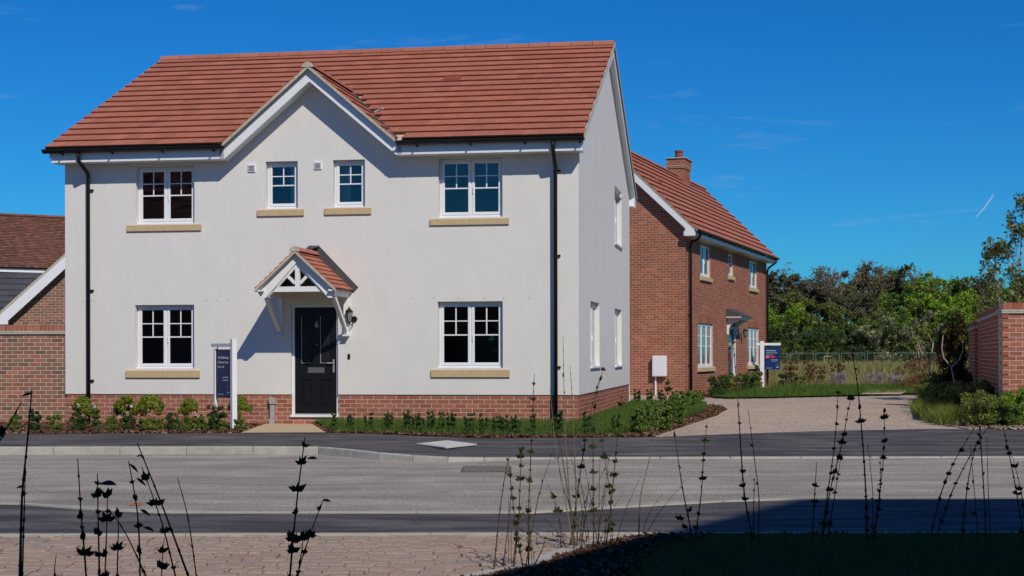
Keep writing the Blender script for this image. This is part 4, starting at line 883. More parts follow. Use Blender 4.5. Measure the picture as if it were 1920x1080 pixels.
# ============================================================ RED BRICK HOUSE
PH = R(18.8)
h2 = thing('brick_house', 'red brick house with chimney beyond the white house', 'house', (5.197, 46.3, 0), -PH)
G2 = Plane((0, 0, 0), (1, 0, 0), (0, -1, 0)); S2 = Plane((0, 0, 0), (0, 1, 0), (1, 0, 0)); LN = 14.58
w2 = [(2.15, 3.70, 3.69, 4.70), (6.80, 7.62, 3.92, 4.70), (10.86, 12.44, 3.68, 4.70), (1.75, 4.12, .83, 2.21), (10.46, 12.83, .83, 2.21)]
d2 = (6.72, 8.05, 0.0, 2.2)
sq = 0.966; apz = 7.75
def top2(z): return None if z > 7.45 else ((-2.5 - (7.52 - z) / sq, -2.5 + (7.52 - z) / sq) if z > 4.95 else (-5, 0))
b = MB(); grid_wall(b, S2, 0, LN, -.2, 4.76, w2 + [d2], .1)
b.add([G2(-5, -.2), G2(0, -.2), G2(0, 5.0), G2(-2.5, 7.5), G2(-5, 5.0)], [tuple(range(5))])
b.add([(-5, LN, -.2), (0, LN, -.2), (0, LN, 5.0), (-2.5, LN, 7.5), (-5, LN, 5.0)], [tuple(range(4, -1, -1))]); b.add([(-5, 0, -.2), (-5, LN, -.2), (-5, LN, 5), (-5, 0, 5)], [(0, 1, 2, 3)])
b.build('wall_mortar', M['mortarred'], h2)
mops = [(a, c, z0 - (.145 if z0 > 0.3 else 0), z1 + (.22 if z1 < 3 and z1 > 2.205 else 0)) for (a, c, z0, z1) in w2] + [d2]
masonry(h2, [(G2, -4.99, 0.012, -.075, 7.5, [], top2), (S2, -0.012, LN, -.075, 4.725, mops, None, .105)], 'brick2', 300)
b = MB()
for (a, c) in ((1.75, 4.12), (10.46, 12.83)):
    u = a
    while u < c - .05: b.pbox(S2, u + .004, u + .071, 2.214, 2.425, -.02, .006); u += .079
b.build('soldier_course', M['brick2'], h2, kind='stuff')
for i, w in enumerate(w2):
    window(h2, S2, *w, rec=.06, lights=[2, 1, 2, 3, 3][i], bars=['one', 'one', 'one', 'cross', 'cross'][i], glass=['glass', 'glass', 'glass', 'curtain', 'curtain'][i])
    sill(h2, S2, w[0] - .1, w[1] + .1, w[2] - .142, w[2] - .002, .07, False)
    if i < 3:
        b = MB(); b.pbox(S2, w[0] - .02, w[1] + .12, 4.70, 4.765, -.05, .02); b.build('window_head', M['sill'], h2)
b = MB(); b.pbox(S2, d2[0], d2[0] + .07, 0, 2.2, -.12, -.03); b.pbox(S2, d2[1] - .11, d2[1], 0, 2.2, -.12, .012); b.pbox(S2, d2[0] + .07, d2[1] - .11, 2.1, 2.2, -.12, -.03); df = b.build('door_frame', M['white'], h2)
b = MB(); b.pbox(S2, d2[0] + .07, d2[1] - .11, .02, 2.1, -.12, -.07); dd = b.build('front_door', M['door'], h2)
b = MB(); b.pbox(S2, 7.1, 7.65, 1.05, 1.95, -.07, -.064); b.build('door_glass', M['glass'], dd)
# flat lead canopy on curved brackets
cu0, cu1, cp = 6.25, 8.3, .58
b = MB(); b.prism([S2(cu0 + .12, 2.78, 0), S2(cu0, 2.52, cp), S2(cu1, 2.52, cp), S2(cu1 - .12, 2.78, 0)], (0, 0, -.03)); b.prism([S2(cu0 + .02, 2.50, 0), S2(cu0 + .02, 2.78, 0), S2(cu0 + .02, 2.50, cp - .02)], (0, .01, 0)); b.prism([S2(cu1 - .03, 2.50, 0), S2(cu1 - .03, 2.78, 0), S2(cu1 - .03, 2.50, cp - .02)], (0, .01, 0)); b.build('canopy_roof', M['lead'], h2)
b = MB(); b.pbox(S2, cu0 + .02, cu1 - .02, 2.455, 2.50, 0, cp - .02); b.pbox(S2, cu0 + .08, cu1 - .08, 2.41, 2.452, 0, cp - .08); bevel(b.build('canopy_cornice', M['white'], h2), .02, 2)
for u in (cu0 + .22, cu1 - .30):
    pts = [(0, 2.41), (.42, 2.41), (.40, 2.35), (.26, 2.31), (.14, 2.22), (.07, 2.10), (.06, 1.90), (0, 1.90)]
    b = MB(); b.prism([S2(u, z, d) for d, z in pts][::-1], (0, .09, 0)); b.build('canopy_bracket', M['white'], h2)
# lantern, meter box, pipe
la = MB().tube([S2(9.0, 1.92, 0.012), S2(9.0, 1.92, .03)], .07, 12).build('wall_lantern', M['black'], h2)
b = MB(); c0 = S2(9.0, 0, .17); b.tube([S2(9.0, 1.88, .02), S2(9.0, 1.80, .12), (c0.x, c0.y, 1.84)], .012, 6)
for k in range(6):
    t = math.pi * k / 3; e = lambda r, z: (c0.x + math.cos(t) * r, c0.y + math.sin(t) * r, z); b.bar(e(.045, 1.85), e(.08, 2.06), .012, .012)
b.tube([(c0.x, c0.y, 1.83), (c0.x, c0.y, 1.86)], [.02, .05], 6); b.tube([(c0.x, c0.y, 2.06), (c0.x, c0.y, 2.12), (c0.x, c0.y, 2.19)], [.10, .04, .008], 6); b.build('lantern_cage', M['black'], la)
MB().tube([(c0.x, c0.y, 1.86), (c0.x, c0.y, 2.055)], [.04, .074], 6).build('lantern_glass', M['lampglass'], la)
b = MB(); b.pbox(G2, -.985, -.56, .57, 1.19, .01, .19); mo = bevel(b.build('meter_box', M['white'], h2), .015, 2)
b = MB(); b.pbox(G2, -.955, -.59, .60, 1.16, .19, .194); b.build('box_door', M['white'], mo)
b = MB(); b.pbox(G2, -.93, -.885, -.06, .57, .012, .07); b.build('cable_cover', M['white'], mo)
b = MB(); b.pbox(S2, 5.75, 5.95, .22, .42, .012, .09); bevel(b.build('cable_cover', M['ductgrey'], h2), .01)
# roof
U4 = Vector((-1, 0, sq)).normalized(); L4 = 2.94 * math.sqrt(1 + sq * sq)
tiled(h2, (.44, -.28, apz - 2.94 * sq), (0, 1, 0), U4, 15.1, L4, 12, .30, 'tile', None, 300, th=.042)
tiled(h2, (-5.44, 14.82, apz - 2.94 * sq), (0, -1, 0), Vector((1, 0, sq)), 15.1, L4, 12, .30, 'tile', None, 0, th=.042, joined_name='rear_roof_tiling')
b = MB(); ez = apz - 2.94 * sq
b.add([(.42, -.26, ez - .02), (-2.5, -.26, apz - .04), (-2.5, 14.8, apz - .04), (.42, 14.8, ez - .02), (-5.42, -.26, ez - .02), (-5.42, 14.8, ez - .02)], [(0, 1, 2, 3), (1, 4, 5, 2)]); b.build('roof_deck', M['soffit'], h2)
ridge(h2, (-2.5, -.28, apz + .0), (-2.5, 14.82, apz + .0), .12, 33, M['tile'])
for y0, dy in ((-.27, .02), (14.78, .02)):
    for s in (1, -1):
        q = lambda x, z: (-2.5 + s * x, y0, z); pts = [q(0, apz - .36), q(2.56, apz - .36 - 2.56 * sq), q(2.84, 4.745), q(2.84, 4.93), q(0, apz - .07)]
        pts = [q(0, apz - .36), q(2.55, 4.99), q(2.55, 4.76), q(2.86, 4.76), q(2.86, 4.90), q(0, apz - .10)]
        b = MB(); b.prism(pts if s > 0 else pts[::-1], (0, dy, 0)); b.build('barge_board', M['white'], h2)
        b = MB(); b.hexa([q(0, apz - .06), q(2.92, ez - .05), (-2.5 + s * 2.92, y0 + .05, ez - .05), (-2.5, y0 + .05, apz - .06), q(0, apz + .01), q(2.92, ez + .012), (-2.5 + s * 2.92, y0 + .05, ez + .012), (-2.5, y0 + .05, apz + .01)]); b.build('verge_mortar', M['verge'], h2)
    b = MB()
    for s in (1, -1):
        b.hexa([(-2.5, -.25, apz - .34), (-2.5 + s * 2.6, -.25, apz - .34 - 2.6 * sq), (-2.5 + s * 2.6, .0, apz - .34 - 2.6 * sq), (-2.5, .0, apz - .34), (-2.5, -.25, apz - .31), (-2.5 + s * 2.6, -.25, apz - .31 - 2.6 * sq), (-2.5 + s * 2.6, .0, apz - .31 - 2.6 * sq), (-2.5, .0, apz - .31)])
    b.build('verge_soffit', M['white'], h2)
b = MB(); b.box(.0, -.26, 4.762, .33, 14.79, 4.90); bevel(b.build('fascia', M['white'], h2), .005)
g = gutter(h2, (.42, -.30, 4.955), (.42, 14.85, 4.955), (1, 0, 0), .06)
y = .2
while y < 14.8:
    q = MB(); q.box(.33, y - .015, 4.86, .47, y + .015, 4.90); q.build('gutter_bracket', M['black'], g); y += .82
downpipe(h2, [(.42, .25, 4.90), (.40, .27, 4.80), (.30, .32, 4.68), (.12, .38, 4.62), (.08, .38, 4.50), (.08, .38, -.05)], .042, [(2.4, 0), (.9, 0)], (S2, .38))
downpipe(h2, [(.42, 14.45, 4.90), (.40, 14.42, 4.78), (.12, 14.3, 4.55), (.08, 14.3, 4.4), (.08, 14.3, -.05)], .042, [(2.4, 0), (.9, 0)], (S2, 14.3))
# chimney
b = MB(); b.box(-2.80, 9.78, 6.9, -2.20, 10.86, 8.02); b.box(-2.84, 9.74, 8.02, -2.16, 10.90, 8.40); b.build('chimney', M['mortarred'], h2)
C1 = Plane((-2.8, 9.78, 0), (1, 0, 0), (0, -1, 0)); C2 = Plane((-2.2, 9.78, 0), (0, 1, 0), (1, 0, 0)); C3 = Plane((-2.84, 9.74, 0), (1, 0, 0), (0, -1, 0)); C4 = Plane((-2.16, 9.74, 0), (0, 1, 0), (1, 0, 0))
masonry(h2, [(C1, 0, .60, 7.0, 8.05, [], None), (C2, 0, 1.08, 6.8, 8.0, [], None, .1), (C3, -.01, .69, 8.03, 8.105, [], None), (C4, -.01, 1.17, 8.03, 8.105, [], None), (C3, 0, .68, 8.12, 8.345, [], None), (C4, 0, 1.16, 8.12, 8.345, [], None, .1)], 'brick2', 0)
b = MB(); b.box(-2.89, 9.69, 8.35, -2.11, 10.95, 8.40); bevel(b.build('chimney_cap', M['kerb'], h2), .015)
b = MB(); b.tube([(-2.5, 10.32, 8.38), (-2.5, 10.32, 8.66)], [.155, .135], 16); b.tube([(-2.5, 10.32, 8.66), (-2.5, 10.32, 8.72)], [.16, .16], 16); b.build('chimney_pot', M['pot'], h2, smooth=False)
b = MB(); b.box(-2.17, 9.80, 7.16, -1.95, 10.95, 7.30); b.add([(-2.19, 9.7, 7.46), (-1.95, 9.7, 7.23), (-1.95, 11.2, 7.26), (-2.19, 11.2, 7.50)], [(0, 1, 2, 3)]); b.build('lead_flashing', M['lead'], h2)
b = MB()
for (u, s_) in ((2.6, 2.5), (7.2, 1.6)):
    o_ = Vector((.44, -.28, ez)) + Vector((0, u, 0)) + U4 * s_; N4 = Vector((0, 1, 0)).cross(U4)
    b.hexa([o_ + N4 * .03, o_ + Vector((0, .3, 0)) + N4 * .03, o_ + Vector((0, .3, 0)) + U4 * .26 + N4 * .03, o_ + U4 * .26 + N4 * .03, o_ + N4 * .06, o_ + Vector((0, .3, 0)) + N4 * .06, o_ + Vector((0, .3, 0)) + U4 * .26 + N4 * .05, o_ + U4 * .26 + N4 * .05])
b.build('vent_tile', M['pot'], h2)

# ============================================================ GARDEN WALLS
def garden_wall(t, P, u0, u1, top, matn, mort, lim, thick=.22, start=0.0):
    cz = top - .175
    b = MB(); b.pbox(P, u0, u1, -.25, cz, -thick, 0); b.build('wall_core', M[mort], t)
    b = MB(); b.pbox(P, u0 - .03, u1 + .03, cz + .004, cz + .034, -thick - .03, .035); b.build('tile_creasing', M['conc'], t)
    b = MB(); b.pbox(P, u0 - .03, u1 + .03, cz + .040, cz + .064, -thick - .03, .022); b.build('tile_creasing', M['verge'], t)
    b = MB(); b.pbox(P, u0, u1, cz + .066, top - .008, -thick + .01, -.004); b.build('coping_mortar', M[mort], t)
    n = int((u1 - u0) / .0735); cb = MB(); cb.box(-.032, -thick - .012 + .0, 0, .032, .0, top - cz - .068)
    key = ('cb', matn, round(top - cz, 3), thick)
    if key not in _bm: me = cb.mesh('coping_brick'); me.materials.append(M[matn]); _bm[key] = me
    ang = math.atan2(P.u.y, P.u.x); jb = MB(); me = _bm[key]
    for i in range(n):
        u = u0 + .037 + i * .0735; p = P(u, cz + .068, .006)
        if i < 150: link_mesh('coping_brick', me, t, p, (0, 0, ang + math.pi)).scale = (1, -1, 1) if False else (1, 1, 1)
        else:
            Rt = Matrix.Translation(p) @ Matrix.Rotation(ang + math.pi, 4, 'Z'); jb.add([Rt @ v.co for v in me.vertices], [tuple(q.vertices) for q in me.polygons])
    if jb.v: jb.build('coping', M[matn], t, kind='stuff')
    return cz
gw = thing('garden_wall', 'mixed brown brick garden wall joined to the white house beside the flower bed', 'wall', (-8.12, 28.37, 0)); gw.scale = (.98, .98, .98)
PG = Plane((0, 0, 0), (1, 0, 0), (0, -1, 0))
# coping bricks are modelled with their head outwards
cz = garden_wall(gw, PG, -6.0, 0.0, 1.835, 'brick', 'mortar', 300)
masonry(gw, [(PG, -6.0, 0, -.14, 1.66, [], None)], 'brickbrown', 300)
rw = thing('garden_wall', 'dark red brick wall receding beside the driveway, with a sunlit end facing the road', 'wall', (8.57, 27.0, 0)); rw.scale = (1.093,) * 3
PF = Plane((0, 0, 0), (1, 0, 0), (0, -1, 0)); PS = Plane((0, 0, 0), (-.241, -.9705, 0), (-.9705, .241, 0))
garden_wall(rw, PF, 0, 4.5, 1.945, 'brick', 'mortar', 300)
garden_wall(rw, PS, -7.4, -.10, 1.945, 'brick', 'mortar', 300)
garden_wall(rw, PS, -12.0, -7.43, 1.83, 'brick', 'mortar', 300)
masonry(rw, [(PF, 0, 4.5, -.03, 1.77, [], None), (PS, -7.4, 0.0, -.03, 1.77, [], None, .105), (PS, -12, -7.4, -.07, 1.655, [], None)], 'brick', 300)
b = MB()
for r in range(1, 24, 2):    # squint corner: every other course steps out
    b.box(-.022, -.02, -.03 + r * BH + MJ / 2, .09, .05, -.03 + (r + 1) * BH - MJ / 2)
b.build('corner_brick', M['brick'], rw, kind='stuff')

# ============================================================ BUILDINGS BEHIND ON THE FAR LEFT
ga = thing('garage', 'brick gable end with white barge board over the garden wall', 'garage', (-11.3, 43.0, 0))
PA = Plane((0, 0, 0), (1, 0, 0), (0, -1, 0)); kg = .90
b = MB(); b.add([PA(-2.75, -.2), PA(2.75, -.2), PA(2.75, 2.25), PA(0, 2.25 + 2.75 * kg), PA(-2.75, 2.25)], [tuple(range(5))]); b.add([(-2.75, 0, -.2), (-2.75, 5, -.2), (-2.75, 5, 2.25), (-2.75, 0, 2.25)], [(0, 1, 2, 3)]); b.build('wall_mortar', M['mortar'], ga)
def topg(z): return (-2.75, 2.75) if z < 2.25 else (None if z > 4.6 else (-(4.65 - z) / kg, (4.65 - z) / kg))
masonry(ga, [(PA, -2.75, 2.75, 0, 4.65, [], topg)], 'brickbrown', 300)
for s in (1, -1):
    q = lambda x, z: (s * x, -.28, z); pts = [q(0, 4.58), q(2.62, 2.20), q(2.62, 2.10), q(3.0, 2.10), q(3.0, 2.22), q(0, 4.90)]
    b = MB(); b.prism(pts if s > 0 else pts[::-1], (0, .02, 0)); b.build('barge_board', M['white'], ga)
    b = MB(); b.hexa([q(0, 4.90), q(3.08, 2.16), (s * 3.08, -.22, 2.16), (0, -.22, 4.90), q(0, 4.98), q(3.08, 2.24), (s * 3.08, -.22, 2.24), (0, -.22, 4.98)]); b.build('verge_mortar', M['verge'], ga)
    b = MB(); b.hexa([(0, -.26, 4.93), (s * 3.1, -.26, 2.17), (s * 3.1, 6, 2.17), (0, 6, 4.93), (0, -.26, 5.0), (s * 3.1, -.26, 2.24), (s * 3.1, 6, 2.24), (0, 6, 5.0)]); b.build('roof', M['tilebrown'], ga)
    b = MB(); b.prism([(s * .2, -.26, 4.50), (s * 2.62, -.26, 2.30), (s * 2.62, -.26, 2.33), (s * .2, -.26, 4.53)], (0, .26, 0)); b.build('verge_soffit', M['white'], ga)
g2_ = thing('garage', 'low garage with dark grey tiled roof behind the brick gable', 'garage', (-15.4, 47.4, 0), R(12))
b = MB(); b.box(-4, 0, 0, 1.2, 5, 2.1); b.build('wall', M['brickbrown'], g2_)
tiled(g2_, (-4.3, -.3, 2.1), (1, 0, 0), (0, 1, .62), 5.6, 3.4, 9, .33, 'slate', None, 120)
b = MB(); b.prism([(-4.3, -.28, 2.08), (-4.3, 5.6, 2.08), (-4.3, 2.6, 3.9)], (5.6, 0, 0)); b.build('roof', M['slate'], g2_)
fh = thing('far_house', 'distant house with weathered brown tiled roof behind the garages', 'house', (-21.5, 61.5, 0), R(32))
b = MB(); b.box(-8, .3, 0, 9, 8, 4.72); b.build('wall', M['brick'], fh)
tiled(fh, (-4, -.1, 4.78), (1, 0, 0), (0, 1, .60), 11.5, 4.75, 33, .17, 'tilebrown', None, 0, th=.022, joined_name='roof_tiling')
b = MB(); b.prism([(-8.2, -.05, 4.74), (-8.2, 8.3, 4.74), (-8.2, 4.0, 7.16)], (17.5, 0, 0)); b.build('roof', M['tilebrown'], fh)
ridge(fh, (-4, 3.97, 7.26), (7.5, 3.97, 7.26), .11, 26, M['tilebrown'])
b = MB(); b.box(-8.2, -.06, 4.60, 9.2, .29, 4.74); b.build('fascia', M['white'], fh); gutter(fh, (-8.2, -.1, 4.80), (9.2, -.1, 4.80), (0, -1, 0), .06)
PFH = Plane((0, .3, 0), (1, 0, 0), (0, -1, 0)); window(fh, Plane((0, .18, 0), (1, 0, 0), (0, -1, 0)), .1, 1.9, 3.2, 4.45, rec=0, lights=2, bars='none', glass='glassl')

# ============================================================ BUILDINGS BEHIND THE CAMERA (they cast the shade in front and show in the window panes)
sb = thing('apartment_house', 'tall gabled brick building behind the viewpoint, casting the shade in front', 'building', (0, 0, 0))
kx, ky = SUN.x / SUN.z, SUN.y / SUN.z; hA = 14.0; ax_, ay_ = 2.62 + kx * hA, 14.2 + ky * hA; hz = hA - .1
mm = .955; dh = 9.0; ex_ = ax_ - dh / mm
b = MB(); b.prism([(ex_, ay_, -.1), (ax_ + dh / mm, ay_, -.1), (ax_ + dh / mm, ay_, hz - dh), (ax_, ay_, hz), (ex_, ay_, hz - dh)], (0, -11, 0)); b.build('wall', M['brick2'], sb)
b = MB(); b.box(ax_, ay_ - 4, -.1, ax_ + 14, ay_ + 4.0, hz - 4.4); b.build('wing_wall', M['brick2'], sb)
b = MB(); b.prism([(ax_, ay_ + 4.2, hz - 4.25), (ax_, ay_ - 4.2, hz - 4.25), (ax_, ay_, hz)], (14.2, 0, 0)); b.build('roof', M['tile'], sb)
for i in range(3):
    for z in (1.0, 3.8):
        b = MB(); P_s = Plane((ax_, ay_ + 4.0, 0), (-1, 0, 0), (0, 1, 0)); b.pbox(P_s, -3 - i * 3.5, -1.6 - i * 3.5, z, z + 1.2, 0, .04); b.build('window', M['glass'], sb)
oh = thing('brick_house', 'red brick house with tiled roof seen only as a reflection in the upper window', 'house', (-29.0, -7.5, 1.6), R(-25))
b = MB(); b.box(-5, -4, -1.7, 5, 4, 4.9); b.build('wall', M['brick2'], oh)
tiled(oh, (5.3, 4.3, 4.9), (-1, 0, 0), (0, -1, .85), 10.6, 5.6, 15, .33, 'tile', None, 0, joined_name='roof_tiling')
b = MB(); b.prism([(-5.3, 4.28, 4.88), (-5.3, -4.3, 4.88), (-5.3, 0, 8.52)], (10.6, 0, 0)); b.build('roof', M['tile'], oh)
for x in (-3.4, 2.2):
    for z in (1, 3.4):
        b = MB(); b.box(x, 4.0, z, x + 1.2, 4.04, z + 1.15); b.build('window', M['glass'], oh)

# ============================================================ SIGN BOARDS
def sign(label, base, ang, lines, hgt, bw, bh, btop, two=False, red=False):
    """board in the local xz plane facing -y, hung from an arm; post at x=0"""
    t = thing('sign_board', label, 'sign', base, ang, 'hanging sale boards outside the two houses')
    b = MB(); b.box(-.045, -.045, -.1, .045, .045, hgt); bevel(b.build('post', M['whitep'], t), .004)
    return t
def board_print(t, x0, ztop, bw, bh, names, red):
    b = MB(); b.box(x0, -.012, ztop - bh, x0 + bw, .012, ztop); p = b.build('board', M['navy'], t)
    y = -.0145; lx = x0 + .075 * bw / .6; s = bw / .6
    rows = [(names[0], .055, .165, True, 'signwhite'), (names[1], .050, .245, False, 'signwhite'), (names[2], .050, .325, False, 'signwhite')]
    for body, sz, dz, bd, mt in rows: text_mesh(body, sz * s * 1.12, mt, p, (lx, y, ztop - dz * s), (R(90), 0, 0), bold=bd)
    if red:
        b = MB(); b.box(x0 + .03 * s, y - .001, ztop - .425 * s, x0 + .40 * s, y + .001, ztop - .35 * s); b.build('red_strip', M['signred'], p)
        text_mesh('Sold', .052 * s, 'signwhite', p, (lx, y - .003, ztop - .405 * s), (R(90), 0, 0), bold=True)
    text_mesh('Scan the QR code', .032 * s, 'signwhite', p, (x0 + .27 * s, y, ztop - .50 * s), (R(90), 0, 0), bold=True)
    text_mesh('to find out more', .032 * s, 'signwhite', p, (x0 + .27 * s, y, ztop - .55 * s), (R(90), 0, 0), bold=True)
    b = MB(); z0, z1, xa, xb = ztop - bh + .06 * s, ztop - .61 * s, x0 + .43 * s, x0 + .56 * s; w = .002
    for q in ((xa, z0, xb, z0 + w), (xa, z1 - w, xb, z1), (xa, z0, xa + w, z1), (xb - w, z0, xb, z1)): b.box(q[0], y - .001, q[1], q[2], y + .001, q[3])
    b.build('emblem_frame', M['signgrey'], p)
    cx, cz_ = (xa + xb) / 2, z0 + (z1 - z0) * .64; b = MB(); r = .02 * s
    b.prism([(cx - r, y, cz_ + r), (cx, y, cz_ + r * 1.6), (cx + r, y, cz_ + r), (cx + r * .8, y, cz_ - r * .6), (cx, y, cz_ - r * 1.4), (cx - r * .8, y, cz_ - r * .6)][::-1], (0, .001, 0)); b.build('emblem', M['signgrey'], p)
    b = MB(); b.box(xa + .015, y - .001, z0 + .025 * s, xb - .015, y + .001, z0 + .045 * s); b.build('emblem_line', M['signwhite'], p)
    b = MB(); b.box(lx, y - .001, ztop - bh + .055 * s, lx + .22 * s, y + .001, ztop - bh + .064 * s); b.build('print_line', M['signwhite'], p)
    for hx in (x0 + .05, x0 + bw - .05):
        b = MB(); b.tube([(hx, 0, ztop), (hx, 0, ztop + .05)], .008, 6); b.build('hanging_hook', M['black'], t)
# board beside the entrance path: near post, board running back to a thinner post
dx_, dy_ = .378, -.49; an = math.atan2(dy_, dx_)
t1 = thing('sign_board', 'navy sale board turned edge-on beside the entrance path of the white house', 'sign', (-4.70 - .378, 26.0 + .49, -.02), an)
b = MB(); b.box(.62, -.045, -.1, .70, .045, 1.53); bevel(b.build('post', M['whitep'], t1), .004)
b = MB(); b.box(-.02, -.03, -.1, .03, .03, 1.37); bevel(b.build('post', M['whitep'], t1), .004)
b = MB(); b.box(-.10, -.035, 1.40, .62, .035, 1.46); bevel(b.build('arm', M['whitep'], t1), .004)
b = MB(); b.box(-.104, -.03, 1.41, -.10, .03, 1.46); b.build('arm_cap', M['signgrey'], t1)
board_print(t1, .035, 1.355, .58, .82, ('The Marlborough', '4 Bedroom House', 'Home 116'), False)
t2 = thing('sign_board', 'navy sale board with a red strip on a white post in the grass', 'sign', (9.21, 57.0, -.02), R(-5))
b = MB(); b.box(-.075, -.075, -.1, .075, .075, 1.73); bevel(b.build('post', M['whitep'], t2), .004)
b = MB(); b.box(-.22, -.06, 1.57, .68, .06, 1.66); bevel(b.build('arm', M['whitep'], t2), .004)
board_print(t2, .085, 1.52, .58, .84, ('The Lavenham', '4 Bedroom House', 'Home 115'), True)
b = MB(); b.box(-.55, -.1, .02, .65, .1, .06); b.build('base_slab', M['slab'], t2)

# ============================================================ PLANTING
def stem_plant(name, label, cat, group, stems, D):
    random.seed(int(D * 100) + len(stems))
    base = stems[0][3][0]; t = thing(name, label, cat, (0, 0, 0), 0, group)
    cx = sum(s_[3][0][0] for s_ in stems) / len(stems); t.location = (cx, D, 0)
    for (r, lf, ls, pts, pale) in stems:
        dd = random.uniform(-.12, .12); P3 = []
        n = len(pts)
        ctrl = [Vector((x - cx, dd * (1 - i / n) + random.uniform(-.01, .01), z)) for i, (x, z) in enumerate(pts)]
        for i in range(n - 1):
            for k in range(3):
                tt = k / 3; P3.append(ctrl[i].lerp(ctrl[i + 1], tt))
        P3.append(ctrl[-1])
        d0 = (P3[1] - P3[0]); k_ = (P3[0].z + .10) / max(d0.z, .01)
        if P3[0].z > -.05 and (D < 9 or P3[0].z < .4): P3.insert(0, Vector((P3[0].x - d0.x * min(k_, 6) * .6, P3[0].y, -.10)))
        P3 = [P3[0]] + [(P3[i - 1] + P3[i] * 2 + P3[i + 1]) / 4 for i in range(1, len(P3) - 1)] + [P3[-1]]
        rad = [r * .001 * (1.3 if D < 9 else 1.35) * (1.0 - .65 * i / (len(P3) - 1)) for i in range(len(P3))]
        mb = MB().tube(P3, rad, 6)
        # nodes (little swellings) and leaves
        L_ = sum((P3[i + 1] - P3[i]).length for i in range(len(P3) - 1)); step = .075 if D > 9 else .06; d = 0.03; acc = 0; i = 0; lv = MB(); ang = random.random() * 6
        while d < L_:
            while i < len(P3) - 2 and acc + (P3[i + 1] - P3[i]).length < d: acc += (P3[i + 1] - P3[i]).length; i += 1
            seg = (P3[i + 1] - P3[i]); p = P3[i] + seg.normalized() * (d - acc); ax = seg.normalized(); f = d / L_; rr = rad[i]; big = random.choice([.45, .7, 1.0, 1.25])
            mb.tube([p - ax * .006, p, p + ax * .006], [rr * .9, rr * 1.7, rr * .9], 5)
            if p.z > .0:
                nl = 2 if lf > .5 else 1
                for s_ in range(nl if random.random() < min(1, lf + .1) else 0):
                    for q in range(6 if lf >= .8 else 3):
                        a2 = ang + s_ * math.pi + random.uniform(-.5, .5); side = Vector((math.cos(a2), math.sin(a2) * .8, 0)); el = random.uniform(.1, 1.45)
                        dr = (side * math.cos(el) + ax * math.sin(el)).normalized(); l = ls * .001 * (.74 if D > 9 else .78) * random.uniform(.5, 1.15) * big; w = l * .24
                        sd = dr.cross(Vector((0, 1, 0)) if abs(dr.y) < .8 else Vector((1, 0, 0))).normalized(); cu = dr.cross(sd) * l * .12
                        lv.add([p, p + dr * l * .35 + sd * w + cu, p + dr * l, p + dr * l * .35 - sd * w + cu, p + dr * l * .5 - cu * .4], [(0, 1, 4), (1, 2, 4), (2, 3, 4), (3, 0, 4)])
            ang += math.pi / 2; d += step * random.uniform(.45, 1.6)
        o = mb.build('stem', M['stempale' if pale else 'stem'], t, smooth=True)
        if lv.v: lv.build('foliage', M['lf_stem'], o)
    return t
